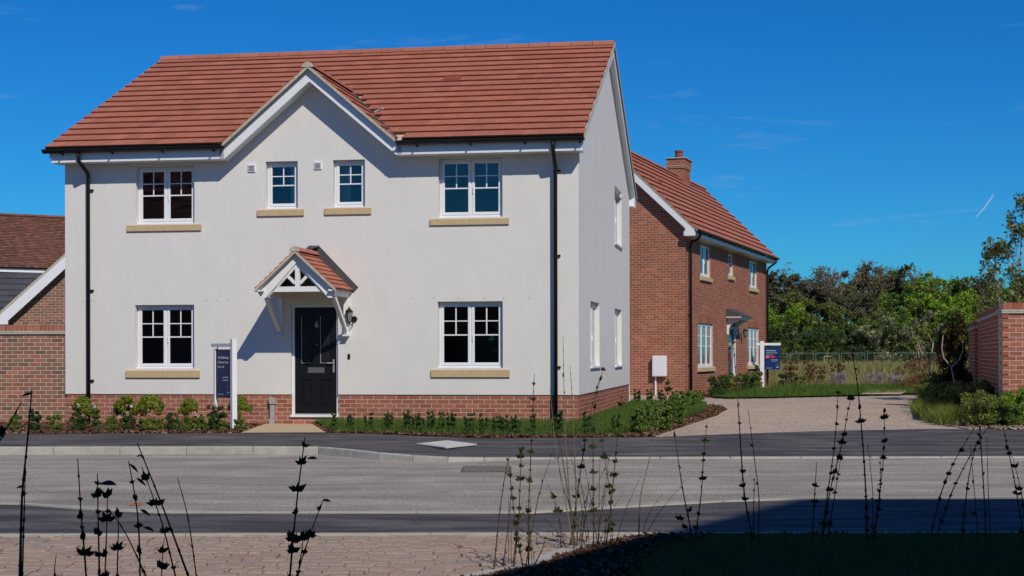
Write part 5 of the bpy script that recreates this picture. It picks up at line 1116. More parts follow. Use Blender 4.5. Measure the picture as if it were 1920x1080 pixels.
STEMS=[
 ('a',4.0,3.57,0.35,27,[(-1.27,0.38),(-1.26,0.67),(-1.26,0.88),(-1.25,1.01),(-1.24,1.15)]),
 ('a',4.0,2.5,0.3,22,[(-1.26,0.38),(-1.25,0.67),(-1.25,0.84),(-1.25,0.95)]),
 ('a',4.0,2.86,.6,40,[(-1.41,0.78),(-1.34,0.95),(-1.26,1.12)]),
 ('b',4.2,2.9,1,31,[(-1.14,0.37),(-1.15,0.64),(-1.17,0.81),(-1.18,0.96)]),
 ('b',4.2,2.9,1.3,33,[(-1.10,0.37),(-1.10,0.64),(-1.11,0.79),(-1.12,0.92)]),
 ('b',4.2,2.17,0.9,31,[(-1.09,0.37),(-1.09,0.64),(-1.09,0.79),(-1.09,0.88)]),
 ('b',4.2,2.17,1,31,[(-1.07,0.37),(-1.07,0.64),(-1.07,0.76),(-1.07,0.82)]),
 ('b',4.2,2.17,0.3,23,[(-0.96,0.50),(-1.01,0.64),(-1.06,0.76),(-1.10,0.82)]),
 ('c',4.4,3.03,1,32,[(-1.05,0.32),(-1.05,0.61),(-1.06,0.79),(-1.09,0.94)]),
 ('c',4.4,3.41,0.15,28,[(-0.87,0.43),(-0.93,0.61),(-1.00,0.81),(-1.07,0.99)]),
 ('c',4.4,2.66,1,34,[(-0.94,0.43),(-0.98,0.61),(-1.01,0.76),(-1.06,0.92)]),
 ('c',4.4,2.28,1,32,[(-0.99,0.35),(-1.00,0.61),(-0.99,0.72)]),
 ('d',4.8,2.32,0.25,29,[(-0.96,0.29),(-0.98,0.55),(-1.01,0.75),(-1.04,0.86)]),
 ('d',4.8,2.32,0.3,29,[(-1.43,0.24),(-1.43,0.56),(-1.42,0.62)]),
 ('e',5.2,3.9,1.2,41,[(-0.78,0.19),(-0.76,0.50),(-0.73,0.77),(-0.70,0.96)]),
 ('e',5.2,2.6,1.2,37,[(-0.76,0.19),(-0.72,0.50),(-0.66,0.68),(-0.63,0.76)]),
 ('e',5.2,2.6,1,37,[(-0.75,0.28),(-0.73,0.50),(-0.71,0.60),(-0.71,0.64)]),
 ('f',9.6,4.0,0.1,31,[(-0.12,-0.15),(-0.08,0.26),(-0.04,0.53),(-0.01,0.63)]),
 ('f',9.6,3.0,0.2,31,[(-0.07,-0.15),(-0.03,0.13),(-0.01,0.36)]),
 ('f',9.6,4.0,1.3,50,[(0.00,-0.15),(0.04,0.20),(0.05,0.46),(0.06,0.68)]),
 ('f',9.6,3.5,1,45,[(0.08,-0.15),(0.02,0.16),(-0.01,0.46),(-0.03,0.59)]),
 ('f',9.6,3.5,0.8,42,[(0.10,-0.12),(0.10,0.26),(0.12,0.68),(0.13,0.97),(0.14,1.12)]),
 ('f',9.6,3.0,0.2,31,[(0.08,-0.10),(0.16,0.36),(0.25,0.63)]),
 ('f',9.6,3.0,1,50,[(0.14,-0.07),(0.19,0.03),(0.21,0.11)]),
 ('g',10.6,4.0,0.12,31,[(0.43,-0.10),(0.39,0.27),(0.36,0.74),(0.35,1.36)]),
 ('g',10.6,4.0,0.15,31,[(0.45,-0.10),(0.44,0.31),(0.42,0.82),(0.40,1.16)]),
 ('g',10.6,3.5,0.1,31,[(0.42,-0.10),(0.35,0.31),(0.29,0.64),(0.26,1.00)]),
 ('g',10.6,4.0,1,52,[(0.40,-0.10),(0.45,0.27),(0.50,0.63),(0.55,0.89),(0.60,1.07)]),
 ('g',10.6,3.5,0.9,50,[(0.55,-0.06),(0.55,0.38),(0.55,0.74),(0.58,1.00),(0.63,1.15)]),
 ('g',10.6,3.5,0.9,50,[(0.64,-0.06),(0.68,0.27),(0.71,0.56),(0.73,0.82),(0.76,1.00)]),
 ('g',10.6,3.0,0.8,50,[(0.69,-0.02),(0.68,0.27),(0.64,0.49),(0.60,0.74)]),
 ('g',10.6,3.0,0.1,31,[(0.38,-0.10),(0.29,0.05),(0.21,0.13)]),
 ('g',10.6,3.0,0.1,31,[(0.51,-0.10),(0.41,0.16),(0.33,0.38),(0.31,0.56)]),
 ('g',10.6,3.0,0.9,52,[(0.33,-0.11),(0.33,0.05),(0.30,0.23),(0.28,0.27)]),
 ('g',10.6,3.0,0.1,31,[(0.58,-0.04),(0.62,0.20),(0.66,0.45)]),
 ('g',10.6,3.0,0.1,31,[(0.47,-0.10),(0.50,0.16),(0.53,0.38)]),
 ('g',10.6,3.0,0.9,50,[(0.64,-0.04),(0.65,0.09),(0.63,0.16)]),
 ('h',10.6,4.0,0.12,31,[(0.86,-0.02),(0.87,0.27),(0.92,0.45),(0.99,0.74),(1.05,0.96)]),
 ('h',10.6,3.0,0.8,50,[(1.06,0.96),(1.06,1.04),(1.07,1.11)]),
 ('h',10.6,2.0,0,31,[(0.87,-0.02),(0.93,0.16),(1.03,0.29)]),
 ('h',10.6,2.0,0,31,[(0.89,-0.02),(1.00,0.16),(1.19,0.38)]),
 ('i',10.7,4.0,0.5,42,[(1.25,-0.02),(1.19,0.26),(1.15,0.52),(1.12,0.74),(1.10,0.95)]),
 ('i',10.7,4.0,0.8,45,[(1.28,-0.02),(1.32,0.26),(1.33,0.52),(1.35,0.76)]),
 ('i',10.7,3.0,1,52,[(1.25,-0.02),(1.22,0.13),(1.24,0.18)]),
 ('i',10.7,3.0,1,52,[(1.24,-0.02),(1.18,0.07),(1.13,0.14)]),
 ('j',10.7,5.0,0.6,40,[(1.65,-0.02),(1.60,0.26),(1.58,0.55),(1.56,0.92),(1.53,1.33)]),
 ('j',10.7,3.5,0.5,35,[(1.69,-0.02),(1.70,0.26),(1.67,0.52),(1.63,0.86)]),
 ('j',10.7,3.0,0.5,35,[(1.67,-0.02),(1.67,0.22),(1.68,0.37)]),
 ('k',10.7,4.0,0.8,42,[(2.09,-0.02),(2.10,0.26),(2.11,0.49)]),
 ('k',10.7,4.0,1,42,[(2.12,-0.02),(2.16,0.26),(2.21,0.55),(2.24,0.81),(2.25,0.98)]),
 ('k',10.7,4.0,1,45,[(2.14,-0.02),(2.19,0.29),(2.28,0.63),(2.32,0.85),(2.34,0.93)]),
 ('k',10.7,3.5,0.9,42,[(2.18,-0.02),(2.23,0.26),(2.27,0.51)]),
 ('l',10.7,5.0,0.9,48,[(2.47,-0.02),(2.46,0.26),(2.44,0.55),(2.41,0.92),(2.38,1.14),(2.32,1.39)]),
 ('l',10.7,3.5,0.9,42,[(2.51,-0.02),(2.54,0.26),(2.57,0.51),(2.58,0.84)]),
 ('l',10.7,3.0,0.9,42,[(2.48,-0.02),(2.54,0.26),(2.54,0.52)]),
 ('l',10.7,3.0,0.4,38,[(2.49,-0.02),(2.50,0.26),(2.46,0.62)]),
 ('m',10.7,4.0,0.8,40,[(2.88,-0.02),(2.96,0.29),(3.06,0.51),(3.19,0.72)]),
 ('m',10.7,4.0,0.8,40,[(2.93,-0.02),(3.04,0.29),(3.15,0.51),(3.28,0.72)]),
 ('m',10.7,3.5,0.8,40,[(3.10,0.14),(3.14,0.40),(3.18,0.55),(3.20,0.62)]),
 ('m',10.7,4.0,0.5,38,[(3.26,-0.03),(3.25,0.25),(3.24,0.51),(3.23,0.73),(3.15,1.10)]),
 ('m',10.7,3.0,0.1,38,[(3.19,-0.03),(3.18,0.25),(3.16,0.62)]),
 ('m',10.7,3.0,0.1,38,[(3.29,-0.03),(3.28,0.25),(3.28,0.66)]),
 ('n',10.7,4.0,0.9,42,[(3.52,-0.03),(3.48,0.29),(3.43,0.55),(3.39,0.75)]),
 ('n',10.7,3.5,0.9,42,[(3.56,-0.03),(3.51,0.29),(3.46,0.51)]),
 ('n',10.7,4.0,1,50,[(3.61,-0.03),(3.57,0.36),(3.55,0.73)]),
]
BIG = {
 'a': [(-1.240, 1.140, -1, 0.1, 0.05), (-1.260, 0.900, -1, 0.15, 0.04)],
 'b': [(-1.120, 0.890, 1, 0.25, 0.075)],
 'c': [(-1.070, 0.950, 1, 0.6, 0.035), (-1.090, 0.930, 1, -0.6, 0.05), (-1.070, 0.890, 1, -0.5, 0.05), (-1.060, 0.800, 1, -0.3, 0.05), (-1.050, 0.750, 1, -0.1, 0.05)],
 'd': [(-1.010, 0.740, 0.3, -1, 0.05)],
 'e': [(-0.690, 0.890, 1, 0.3, 0.06), (-0.640, 0.750, 1, 0.15, 0.05)],
}

def big_leaf(t, x, y, z, dx, dz, l=.14):
    b = MB(); p = Vector((x, y, z)); d = Vector((dx, .1, dz)).normalized(); sd = Vector((0, 1, .5)).normalized(); n = 6; vs_ = []
    for i in range(n + 1):
        f = i / n; w = l * .22 * math.sin(math.pi * min(1, f * .95 + .03)); c = p + d * l * f + Vector((0, 0, -l * .3 * f * f)); vs_ += [c - sd * w, c + sd * w + Vector((0, 0, .3 * w))]
    b.add(vs_, [(2 * i, 2 * i + 1, 2 * i + 3, 2 * i + 2) for i in range(n)]); b.build('leaf', M['lf_stem'], t)
_r = random.Random(5)
for _ in range(16):
    x0 = _r.uniform(.35, .72); lean = _r.uniform(-.22, .22); h_ = _r.uniform(.25, .75)
    STEMS.append(('g', 10.6, 2.0, _r.choice([0, .1, .2]), 24, [(x0, -.05), (x0 + lean * .3, h_ * .35), (x0 + lean * .65, h_ * .7), (x0 + lean, h_)]))
for _ in range(6):
    x0 = _r.uniform(-.12, .15); lean = _r.uniform(-.1, .15); h_ = _r.uniform(.2, .5)
    STEMS.append(('f', 9.6, 1.8, .1, 22, [(x0, -.05), (x0 + lean * .3, h_ * .35), (x0 + lean * .65, h_ * .7), (x0 + lean, h_)]))
GL = dict(a='tall dark shoot with one drooping leaf at its tip, in front of the garden wall', b='clump of dark leafy shoots between the drooping-leaf shoot and the leaning shoot', c='pair of shoots with a long leaning cane crossing the orange road ring',
          d='thin nearly bare shoot standing over the pavers by itself', e='leafy forked shoot in front of the entrance path', f='loose cluster of leafy shoots at the curved mulch edge',
          g='tallest mixed cluster of shoots rising before the house corner', h='arching pale shoot between the house corner cluster and the driveway', i='pair of slender shoots forming a V at the driveway mouth',
          j='tall straight shoot below the red brick house corner', k='fan of four leafy shoots below the navy sale board', l='tall dark shoot with a dense leafy tip over the driveway', m='crossed slanting shoots in front of the receding brick wall', n='leafy shoots below the sunlit end of the brick wall')
for g_ in 'abcdefghijklmn':
    ss = [(r, lf, ls, pts, (g_ in 'gh' and lf < .3 and r > 3)) for (q, D, r, lf, ls, pts) in STEMS if q == g_]; D = [q[1] for q in STEMS if q[0] == g_][0]
    t = stem_plant('hedge_shoot', GL[g_], 'young shrub', 'young hedge plants in the near bed', ss, D)
    loc = t.location
    for (x_, z_, dx__, dz__, l_) in BIG.get(g_, []): big_leaf(t, x_ - loc.x, 0, z_, dx__, dz__, l_ * .62)
# dark clump entering the frame beside the near shoots
cl = [(-1.40, 4.0, .96), (-1.36, 4.0, .90), (-1.33, 4.0, 1.02), (-1.42, 4.0, .86), (-1.30, 4.0, .93)]
cl = [(-1.345, 4.0, 1.02), (-1.335, 4.0, 1.05), (-1.36, 4.0, .99)]
v, f = leaf_cloud(cl, [.018] * 3, 90, .018, shell=.2)
o = obj('shrub_tip', npmesh('shrub_tip', v, f, M['lf_stem'])); tag(o, 'dark leafy shrub tip poking in beside the drooping-leaf shoot', 'shrub')
b = MB(); b.tube([(-1.6, 4.0, -.1), (-1.5, 4.0, .5), (-1.36, 4.0, .92)], .005, 6); q = b.build('stem', M['stem'], o)

# ---- shrub prototypes
def dome_mesh(h, w, n, leaf, matl):
    cen = []; rad = []
    for _ in range(34):
        a = random.random() * 6.28; el = random.uniform(-.3, 1.57); r = .72; cen.append((math.cos(a) * math.cos(el) * w * .5 * r, math.sin(a) * math.cos(el) * w * .5 * r, h * .58 + math.sin(el) * h * .34)); rad.append(w * random.uniform(.10, .17))
    for _ in range(6): cen.append((random.gauss(0, .04), random.gauss(0, .04), h * random.uniform(.05, .3))); rad.append(w * .16)
    v, f = leaf_cloud(cen, rad, n, leaf); v[:, 2] = np.maximum(v[:, 2], .01); return npmesh('shrub', v, f, M[matl])
def shrub_mesh(h, w, n, leaf, matl, spikes=5, stems=True):
    cen = []; rad = []
    for i in range(spikes):
        a = random.random() * 6.28; r = w * .5 * math.sqrt(random.random()) * .8; top = h * random.uniform(.65, 1.0); k = max(2, int(top / (w * .32)))
        for j in range(k):
            f = (j + .6) / k; cen.append((math.cos(a) * r * (.6 + .4 * f), math.sin(a) * r * (.6 + .4 * f), top * f)); rad.append(w * random.uniform(.13, .21) * (1.1 - .55 * f))
    v, f = leaf_cloud(cen, rad, n, leaf)
    v[:, 2] = np.maximum(v[:, 2], .01); return npmesh('shrub', v, f, M[matl])
def make_shrub(name, me, label, cat, loc, group, s=1.0, rz=None, extra=None, sx=None):
    o = obj(name, me); o.location = loc; o.rotation_euler = (0, 0, random.random() * 6.28 if rz is None else rz); k = s * random.uniform(.92, 1.08); o.scale = sx or (k, k, k)
    tag(o, label, cat, group); return o
SH = {k: [shrub_mesh(*a) for _ in range(c)] for k, a, c in [
    ('box', (.34, .22, 1100, .019, 'lf_box', 7), 5), ('boxd', (.32, .22, 1100, .018, 'lf_dark', 7), 4), ('boxl', (.42, .36, 1900, .021, 'lf_mid', 9), 4),
    ('gold', (.46, .42, 1900, .017, 'lf_gold', 9), 4), ('lime', (.28, .30, 1100, .022, 'lf_lime', 8), 3), ('dark', (.38, .34, 1900, .019, 'lf_dark', 9), 4), ('mid', (.36, .36, 1900, .020, 'lf_mid', 9), 4)]}
def kids(t, n, z0, z1, r, matl, size):      # a few flower heads as one part
    cen = [(random.gauss(0, r), random.gauss(0, r), random.uniform(z0, z1)) for _ in range(n)]; v, f = leaf_cloud(cen, [.018] * n, n * 14, size); o = obj('flower', npmesh('flower', v, f, M[matl]), t, 'stuff')
SH['gold'] = [dome_mesh(.52, .46, 5200, .020, 'lf_gold') for _ in range(4)]
bed = [(-7.25, 26.2, 'gold', 1.05), (-6.55, 26.25, 'gold', 1.0), (-6.12, 26.2, 'gold', 1.02), (-5.42, 26.0, 'gold', .98), (-4.62, 26.25, 'gold', 1.0),
       (-8.2, 25.4, 'mid', .95), (-7.82, 25.3, 'dark', 1.1), (-7.55, 25.45, 'mid', 1.0), (-7.12, 25.4, 'dark', 1.0), (-6.82, 25.5, 'box', 1.1), (-6.55, 25.35, 'mid', .8), (-6.3, 25.45, 'dark', .9), (-6.02, 25.4, 'lime', .9),
       (-5.85, 25.5, 'lime', .95), (-5.62, 25.5, 'dark', .95), (-5.42, 25.42, 'mid', .85), (-5.22, 25.5, 'lime', .9), (-5.05, 25.55, 'mid', .9), (-4.9, 25.45, 'dark', .8), (-4.72, 25.3, 'lime', .7), (-5.0, 26.1, 'dark', 1.25), (-4.5, 25.55, 'lime', .8), (-8.6, 25.4, 'dark', .9), (-9.0, 25.5, 'mid', .9)]
cnt = {}
nm = dict(gold='rounded yellow green shrub against the plinth', mid='mid green low shrub in the front row of the bed', dark='dark green low shrub in the front row of the bed', lime='fresh lime green plant in the front row of the bed', box='upright box plant in the front row of the bed')
for x, y, k, s in sorted(bed, key=lambda q: -q[0]):
    cnt[k] = cnt.get(k, 0) + 1
    o = make_shrub({'gold': 'rounded_shrub', 'mid': 'low_shrub', 'dark': 'dark_shrub', 'lime': 'leafy_plant', 'box': 'box_shrub'}[k], random.choice(SH[k]), f'{nm[k]}, {ORD[cnt[k]]} from the entrance path', 'shrub', (x, y, -.01), 'shrubs in the flower bed', s)
    if k == 'gold': kids(o, 9, .1, .42, .12, 'petal', .013)
wr = {(-6.95, 25.6): 'right beside the round shrub by the downpipe', (-6.68, 25.75): 'between the downpipe shrub and the next round shrub', (-7.3, 25.9): 'hanging in front of the black downpipe', (-6.35, 25.8): 'at the edge of the second round shrub', (-5.0, 25.9): 'just before the sign posts'}
for x, y in ((-6.95, 25.6), (-6.68, 25.75), (-7.3, 25.9), (-6.35, 25.8), (-5.0, 25.9)):
    t = thing('white_rose', f'white rose bloom on a thin stem {wr[(x, y)]}', 'flower', (x, y, 0), 0, 'white roses in the flower bed')
    MB().tube([(0, 0, 0), (.01, 0, .2), (.0, 0, .40)], .004, 5).build('stem', M['stem'], t); kids(t, 2, .36, .44, .03, 'petal', .022)
SHG = 0
hed = [(-2.87,25.16),(-2.64,25.3),(-2.34,25.2),(-2.0,25.1),(-1.66,24.85),(-1.48,24.8),(-1.3,24.68),(-1.13,24.6),(-0.97,24.5),(-0.67,24.05),(-0.44,24.1),(-0.25,23.95),(-0.13,23.9),(0.06,23.8),(0.35,23.9),(0.7,23.9),(1.15,23.8),(1.59,23.85),(1.94,23.94),(2.16,25.0),(2.35,25.9),(2.58,27.2),(2.78,27.9),(3.0,29.0),(3.3,30.6),(3.62,32.2),(3.9,33.6),(4.35,35.8)]
for i, (x, y) in enumerate(hed):
    k = 'boxd' if i < 16 else ('boxl' if i > 17 else 'box')
    if i in (0, 7, 14): k = 'box'
    make_shrub('box_shrub', random.choice(SH[k]), f'small upright box plant edging the front lawn, {ORD[i + 1]} from the black door', 'shrub', (x, y, .02), 'young box hedge along the front lawn', (1.0 if i < 19 else 1.12) * random.uniform(.85, 1.12))
for i, (x, y) in enumerate([(2.1, 24.6), (2.28, 25.5), (2.5, 26.6), (2.95, 28.5), (3.15, 29.8), (3.45, 31.4), (3.75, 33.0), (4.1, 34.6), (4.2, 35.2), (2.45, 24.9), (2.9, 27.0), (3.35, 30.2)]):
    make_shrub('box_shrub', random.choice(SH['boxl']), f'leafy box plant in the diagonal hedge beside the driveway, {ORD[i + 1]} from the pavement', 'shrub', (x, y, .0), 'diagonal box hedge beside the driveway', random.uniform(.85, 1.05))
for i, (x, y) in enumerate([(3.09,38.0),(3.36,37.9),(3.65,37.8),(3.95,37.6),(4.22,37.3),(4.4,36.7)]):
    make_shrub('box_shrub', random.choice(SH['boxd']), f'small box plant at the back of the side lawn, {ORD[i + 1]} from the white house', 'shrub', (x, y, .02), 'box plants behind the side lawn', 1.15)
# plants in front of the brick house
big = [shrub_mesh(.75, .8, 2400, .035, 'lf_dark', 9) for _ in range(2)] + [shrub_mesh(.7, .9, 2400, .04, 'lf_olive', 9) for _ in range(2)]
for i, (x, y, s) in enumerate([(5.95, 45.2, .8), (6.2, 46.3, .9), (6.55, 47.4, .95), (6.85, 48.4, 1.0), (7.2, 49.5, 1.05), (8.0, 52.3, .9), (8.3, 53.6, .9), (8.6, 54.8, .9), (8.8, 56.0, .8), (10.5, 59.6, .8), (11.2, 60.0, .7)]):
    make_shrub('dark_shrub', big[i % 4], f'dark bushy shrub under the front of the red brick house, {ORD[i + 1]} from its near corner', 'shrub', (x, y, -.01), 'shrubs in front of the red brick house', s)
redm = [shrub_mesh(1.15, .7, 900, .045, 'lf_red', 7) for _ in range(2)]; lavm = [shrub_mesh(.55, 1.1, 3200, .022, 'lf_lav', 14) for _ in range(2)]; brm = shrub_mesh(1.3, 1.4, 1500, .035, 'lf_red', 10)
for i, (x, y, s) in enumerate([(10.9, 60.5, 1.1), (11.8, 61.2, .9), (12.3, 61.6, .8), (12.9, 61.2, 1.0)]):
    make_shrub('red_shrub', redm[i % 2], f'reddish sparse shrub at the meadow edge, {ORD[i + 1]} from the sale board', 'shrub', (x, y, 0), 'reddish shrubs at the meadow edge', s)
make_shrub('lavender', lavm[0], 'silvery lavender mound nearer the sale board', 'lavender', (12.75, 60.5, 0), 'lavender mounds at the meadow edge')
make_shrub('lavender', lavm[1], 'silvery lavender mound on the driveway path side, first of two touching', 'lavender', (14.0, 59.8, 0), 'lavender mounds at the meadow edge')
make_shrub('lavender', lavm[0], 'silvery lavender mound nearest the brown twiggy bush', 'lavender', (14.7, 59.5, 0), 'lavender mounds at the meadow edge', .9)
for i, (x, y, s) in enumerate([(13.1, 51.5, .75), (14.0, 53.5, .9), (15.0, 56, 1.0), (13.3, 49.5, .6)]):
    make_shrub('twiggy_shrub', brm, f'brown twiggy bush behind the driveway end, {ORD[i + 1]} from the buff path', 'shrub', (x, y, 0), 'twiggy bushes behind the driveway', s)
# planting below the garden wall on the far side of the drive
wl = [shrub_mesh(.7, .9, 2600, .030, k, 10) for k in ('lf_mid', 'lf_olive', 'lf_bright', 'lf_mid', 'lf_gold')]
sedge = []
for _ in range(2):
    p_ = np.column_stack([rng.normal(0, .14, 700), rng.normal(0, .14, 700), np.zeros(700)]); v, f = blades(p_, .26, .007, .6); sedge.append(npmesh('sedge', v, f, M['lf_lime'], 3))
ws = [(7.85, 26.0, 1, .75), (8.2, 26.35, 0, .85), (8.6, 26.1, 2, .8), (9.0, 26.4, 2, 1.05), (9.25, 25.9, 2, .85), (8.4, 25.8, 3, .7), (8.2, 27.4, 1, .95), (8.75, 26.6, 3, .95), (8.0, 26.6, 3, .8), (8.5, 28.4, 1, 1.1), (8.45, 29.2, 3, .9), (8.8, 30.4, 1, 1.0), (9.15, 32.2, 1, 1.0), (9.3, 29.5, 0, 1.1), (9.5, 34.5, 3, 1.0), (9.95, 36.4, 1, 1.0), (10.4, 38.5, 3, 1.0), (11.2, 41.0, 1, 1.1), (9.5, 25.7, 2, .9)]
for i, (x, y, k, s) in enumerate(ws):
    make_shrub('wall_shrub', wl[k], f'{["mid green","olive","bright green","leafy green","golden"][k]} shrub in the bed below the receding wall, {ORD[i + 1]} from the pavement', 'shrub', (x, y, 0), 'shrubs below the receding wall', s)
for i, (x, y, k, s) in enumerate([(8.35, 27.2, 1, .7), (8.7, 29.0, 0, .75), (8.6, 30.4, 1, .8), (9.0, 31.6, 3, .9), (9.3, 33.5, 1, .9), (8.95, 28.0, 2, .8), (9.5, 35.4, 1, .9)]):
    make_shrub('low_shrub', wl[k], f'low leafy plant behind the grassy clumps, {ORD[i + 1]} in the row', 'shrub', (x, y, 0), 'low plants behind the grassy clumps', s)
for i, (x, y) in enumerate([(7.72, 26.9), (7.75, 27.7), (7.9, 28.6), (8.1, 29.5), (8.3, 30.5), (8.52, 31.5), (8.75, 32.6), (8.15, 28.0), (8.45, 29.8)]):
    make_shrub('sedge_clump', sedge[i % 2], f'arching yellow green grassy clump along the driveway edge, {ORD[i + 1]} in the row', 'grass clump', (x, y, 0), 'grassy clumps along the driveway edge', 1.0)
# dark climbing hedge at the wall end
cen = [(random.uniform(-.5, .5), random.uniform(-.4, .4), random.uniform(.2, 2.15)) for _ in range(44)]
cen = [(x * (1.3 - z / 2.8), y, z) for x, y, z in cen]; v, f = leaf_cloud(cen, [random.uniform(.2, .34) for _ in cen], 17000, .055)
o = obj('dark_hedge', npmesh('dark_hedge', v, f, M['lf_brown'])); o.location = (10.24, 36.0, 0); o.scale = (.56, .7, .92); tag(o, 'tall dark brown hedge plant beside the receding brick wall', 'hedge')
def twig_tree(label, loc, limbs, matn, leaves, lm, lsize=.03, name='bare_sapling'):
    t = thing(name, label, 'sapling', loc); b = MB()
    for pts, r in limbs: b.tube([Vector(p) for p in pts], [r * (1 - .6 * i / (len(pts) - 1)) for i in range(len(pts))], 7)
    b.build('trunk', M[matn], t, smooth=True)
    if leaves: v, f = leaf_cloud([l[:3] for l in leaves], [l[3] for l in leaves], sum(l[4] for l in leaves), lsize); obj('foliage', npmesh('foliage', v, f, M[lm]), t)
    return t
twig_tree('pale twisted sapling with a Y fork before the receding wall', (9.25, 32.0, 0), [([(0, 0, 0), (-.05, 0, .35), (-.12, 0, .75), (-.16, 0, .95)], .03), ([(-.16, 0, .95), (-.32, 0, 1.15), (-.36, 0, 1.35), (-.33, 0, 1.62)], .02), ([(-.16, 0, .95), (0, 0, 1.1), (.08, 0, 1.3), (.08, 0, 1.5)], .02), ([(-.12, 0, .75), (-.05, .02, .85)], .01), ([(.05, 0, 0), (.07, 0, .45)], .022)], 'barkpale', [(-.3, 0, 1.7, .07, 40), (.08, 0, 1.55, .09, 60), (-.1, 0, 1.1, .06, 20)], 'lf_lime')
twig_tree('pale sapling with twisted branches beside the dark hedge plant', (9.9, 37.0, 0), [([(0, 0, 0), (.05, 0, .5), (.1, 0, 1.0), (.18, 0, 1.5)], .03), ([(.1, 0, 1.0), (-.12, 0, 1.3), (-.22, 0, 1.6)], .02), ([(.05, 0, .5), (-.15, 0, .95), (-.18, 0, 1.35)], .018), ([(.18, 0, 1.5), (.05, 0, 1.7)], .014)], 'barkpale', [(0, 0, 1.75, .16, 110), (-.25, 0, 1.6, .1, 50)], 'lf_gold')

# ---- trees
def branchy(b, p, d, L_, r, depth, tips, spread=.55, up=.15):
    n = 3; pts = [p]; q = p; dd = d
    for i in range(n):
        dd = (dd + Vector((random.gauss(0, .13), random.gauss(0, .13), random.gauss(0, .08) + up * .3))).normalized(); q = q + dd * L_ / n; pts.append(q)
    b.tube(pts, [r * (1 - .45 * i / n) for i in range(n + 1)], 6 if depth > 1 else 4, cap=False)
    tips.append((q, depth))
    if depth > 0:
        for k in range(random.choice([2, 3, 3])):
            t = random.uniform(.35, 1.0); o_ = pts[0].lerp(pts[-1], t); a = random.random() * 6.28; sp = random.uniform(.5, 1) * spread
            nd = (dd + Vector((math.cos(a) * sp * 1.5, math.sin(a) * sp * 1.5, up))).normalized(); branchy(b, o_, nd, L_ * random.uniform(.55, .8), r * .55, depth - 1, tips, spread, up)
def tree_proto(h, w, n, leaf, matl, kind='round', trunkm='bark', depth=3):
    tips = []; b = MB(); p = Vector((0, 0, 0)); th = h * (.35 if kind != 'pine' else .55)
    trk = [Vector((0, 0, -.2)), Vector((random.gauss(0, .02) * h, random.gauss(0, .02) * h, th * .5)), Vector((random.gauss(0, .02) * h, random.gauss(0, .02) * h, th)), Vector((random.gauss(0, .03) * h, random.gauss(0, .03) * h, h * .8))]
    b.tube(trk, [h * .022, h * .018, h * .014, h * .006], 8)
    for k in range(9 if kind != 'shrub' else 6):
        z = th * (.7 if kind == 'round' else .9) + (h * .85 - th) * random.random(); a = random.random() * 6.28
        t = min(1, z / (h * .8)); c = trk[2].lerp(trk[3], max(0, (z - th) / (h * .8 - th + .01)))
        branchy(b, Vector((c.x, c.y, z)), Vector((math.cos(a), math.sin(a), random.uniform(.2, 1.0))).normalized(), w * random.uniform(.25, .42), h * .009, depth - 1, tips)
    trunk = b.mesh('trunk'); trunk.materials.append(M[trunkm])
    cen = []; rad = []
    pts = [q for q, d in tips if d <= 1]
    for q in pts:
        if kind != 'bare' and random.random() < .85: cen.append(tuple(q)); rad.append(w * random.uniform(.05, .12))
        elif kind == 'bare': cen.append(tuple(q)); rad.append(w * random.uniform(.04, .08))
    extra = int(30 if kind == 'round' else 16 if kind == 'shrub' else 14)
    if kind != 'bare':
        for _ in range(extra):
            a = random.random() * 6.28; u = random.random(); zz = h * (.30 + .66 * u) if kind != 'pine' else h * (.55 + .42 * u); prof = math.sin(math.pi * min(1, .15 + .8 * u)) ** .7; rr = w * .5 * prof * random.uniform(.4, 1)
            cen.append((math.cos(a) * rr, math.sin(a) * rr, zz)); rad.append(w * random.uniform(.06, .14))
        if kind in ('round', 'shrub'):
            for _ in range(12): a = random.random() * 6.28; cen.append((math.cos(a) * w * .35, math.sin(a) * w * .35, h * random.uniform(.05, .35))); rad.append(w * random.uniform(.08, .15))
    v, f = leaf_cloud(cen, rad, n, leaf, squash=.8, shell=.35)
    return trunk, npmesh('crown', v, f, M[matl])
TP = {}
for key, args, c in [('pine', (12, 7, 4200, .24, 'lf_pine', 'pine'), 3), ('bare', (11, 7, 2600, .13, 'lf_twig', 'bare', 'bark', 4), 3), ('bright', (8, 7, 5200, .20, 'lf_bright', 'round'), 3),
                     ('olive', (10, 7, 4600, .20, 'lf_olive', 'round'), 3), ('midt', (9, 7, 5000, .20, 'lf_mid', 'round'), 3), ('haw', (5, 6, 3600, .16, 'lf_white', 'shrub'), 2), ('brush', (4.5, 7, 3800, .18, 'lf_dark', 'shrub'), 2)]:
    TP[key] = [tree_proto(*args) for _ in range(c)]
def place_tree(key, x, y, s, label, group, name, zs=1.0, cat='tree'):
    t = thing(name, label, cat, (x, y, -.05), random.random() * 6.28, group); tr, cr_ = random.choice(TP[key])
    for nm_, me in (('trunk', tr), ('crown', cr_)): o = obj(nm_, me, t); o.scale = (s, s, s * zs)
WORDS = dict(pine='dark pine with clumped needles', bare='bare brown tree', bright='bright spring green tree', olive='olive green leafy tree', midt='mid green leafy tree', haw='hawthorn bush dotted with white blossom', brush='dark low thicket bush')
NM = dict(pine='pine_tree', bare='bare_tree', bright='leafy_tree', olive='leafy_tree', midt='leafy_tree', haw='hawthorn_bush', brush='thicket_bush')
rows = []
def xr(px, Y): return (px - 960) / 2900 * Y
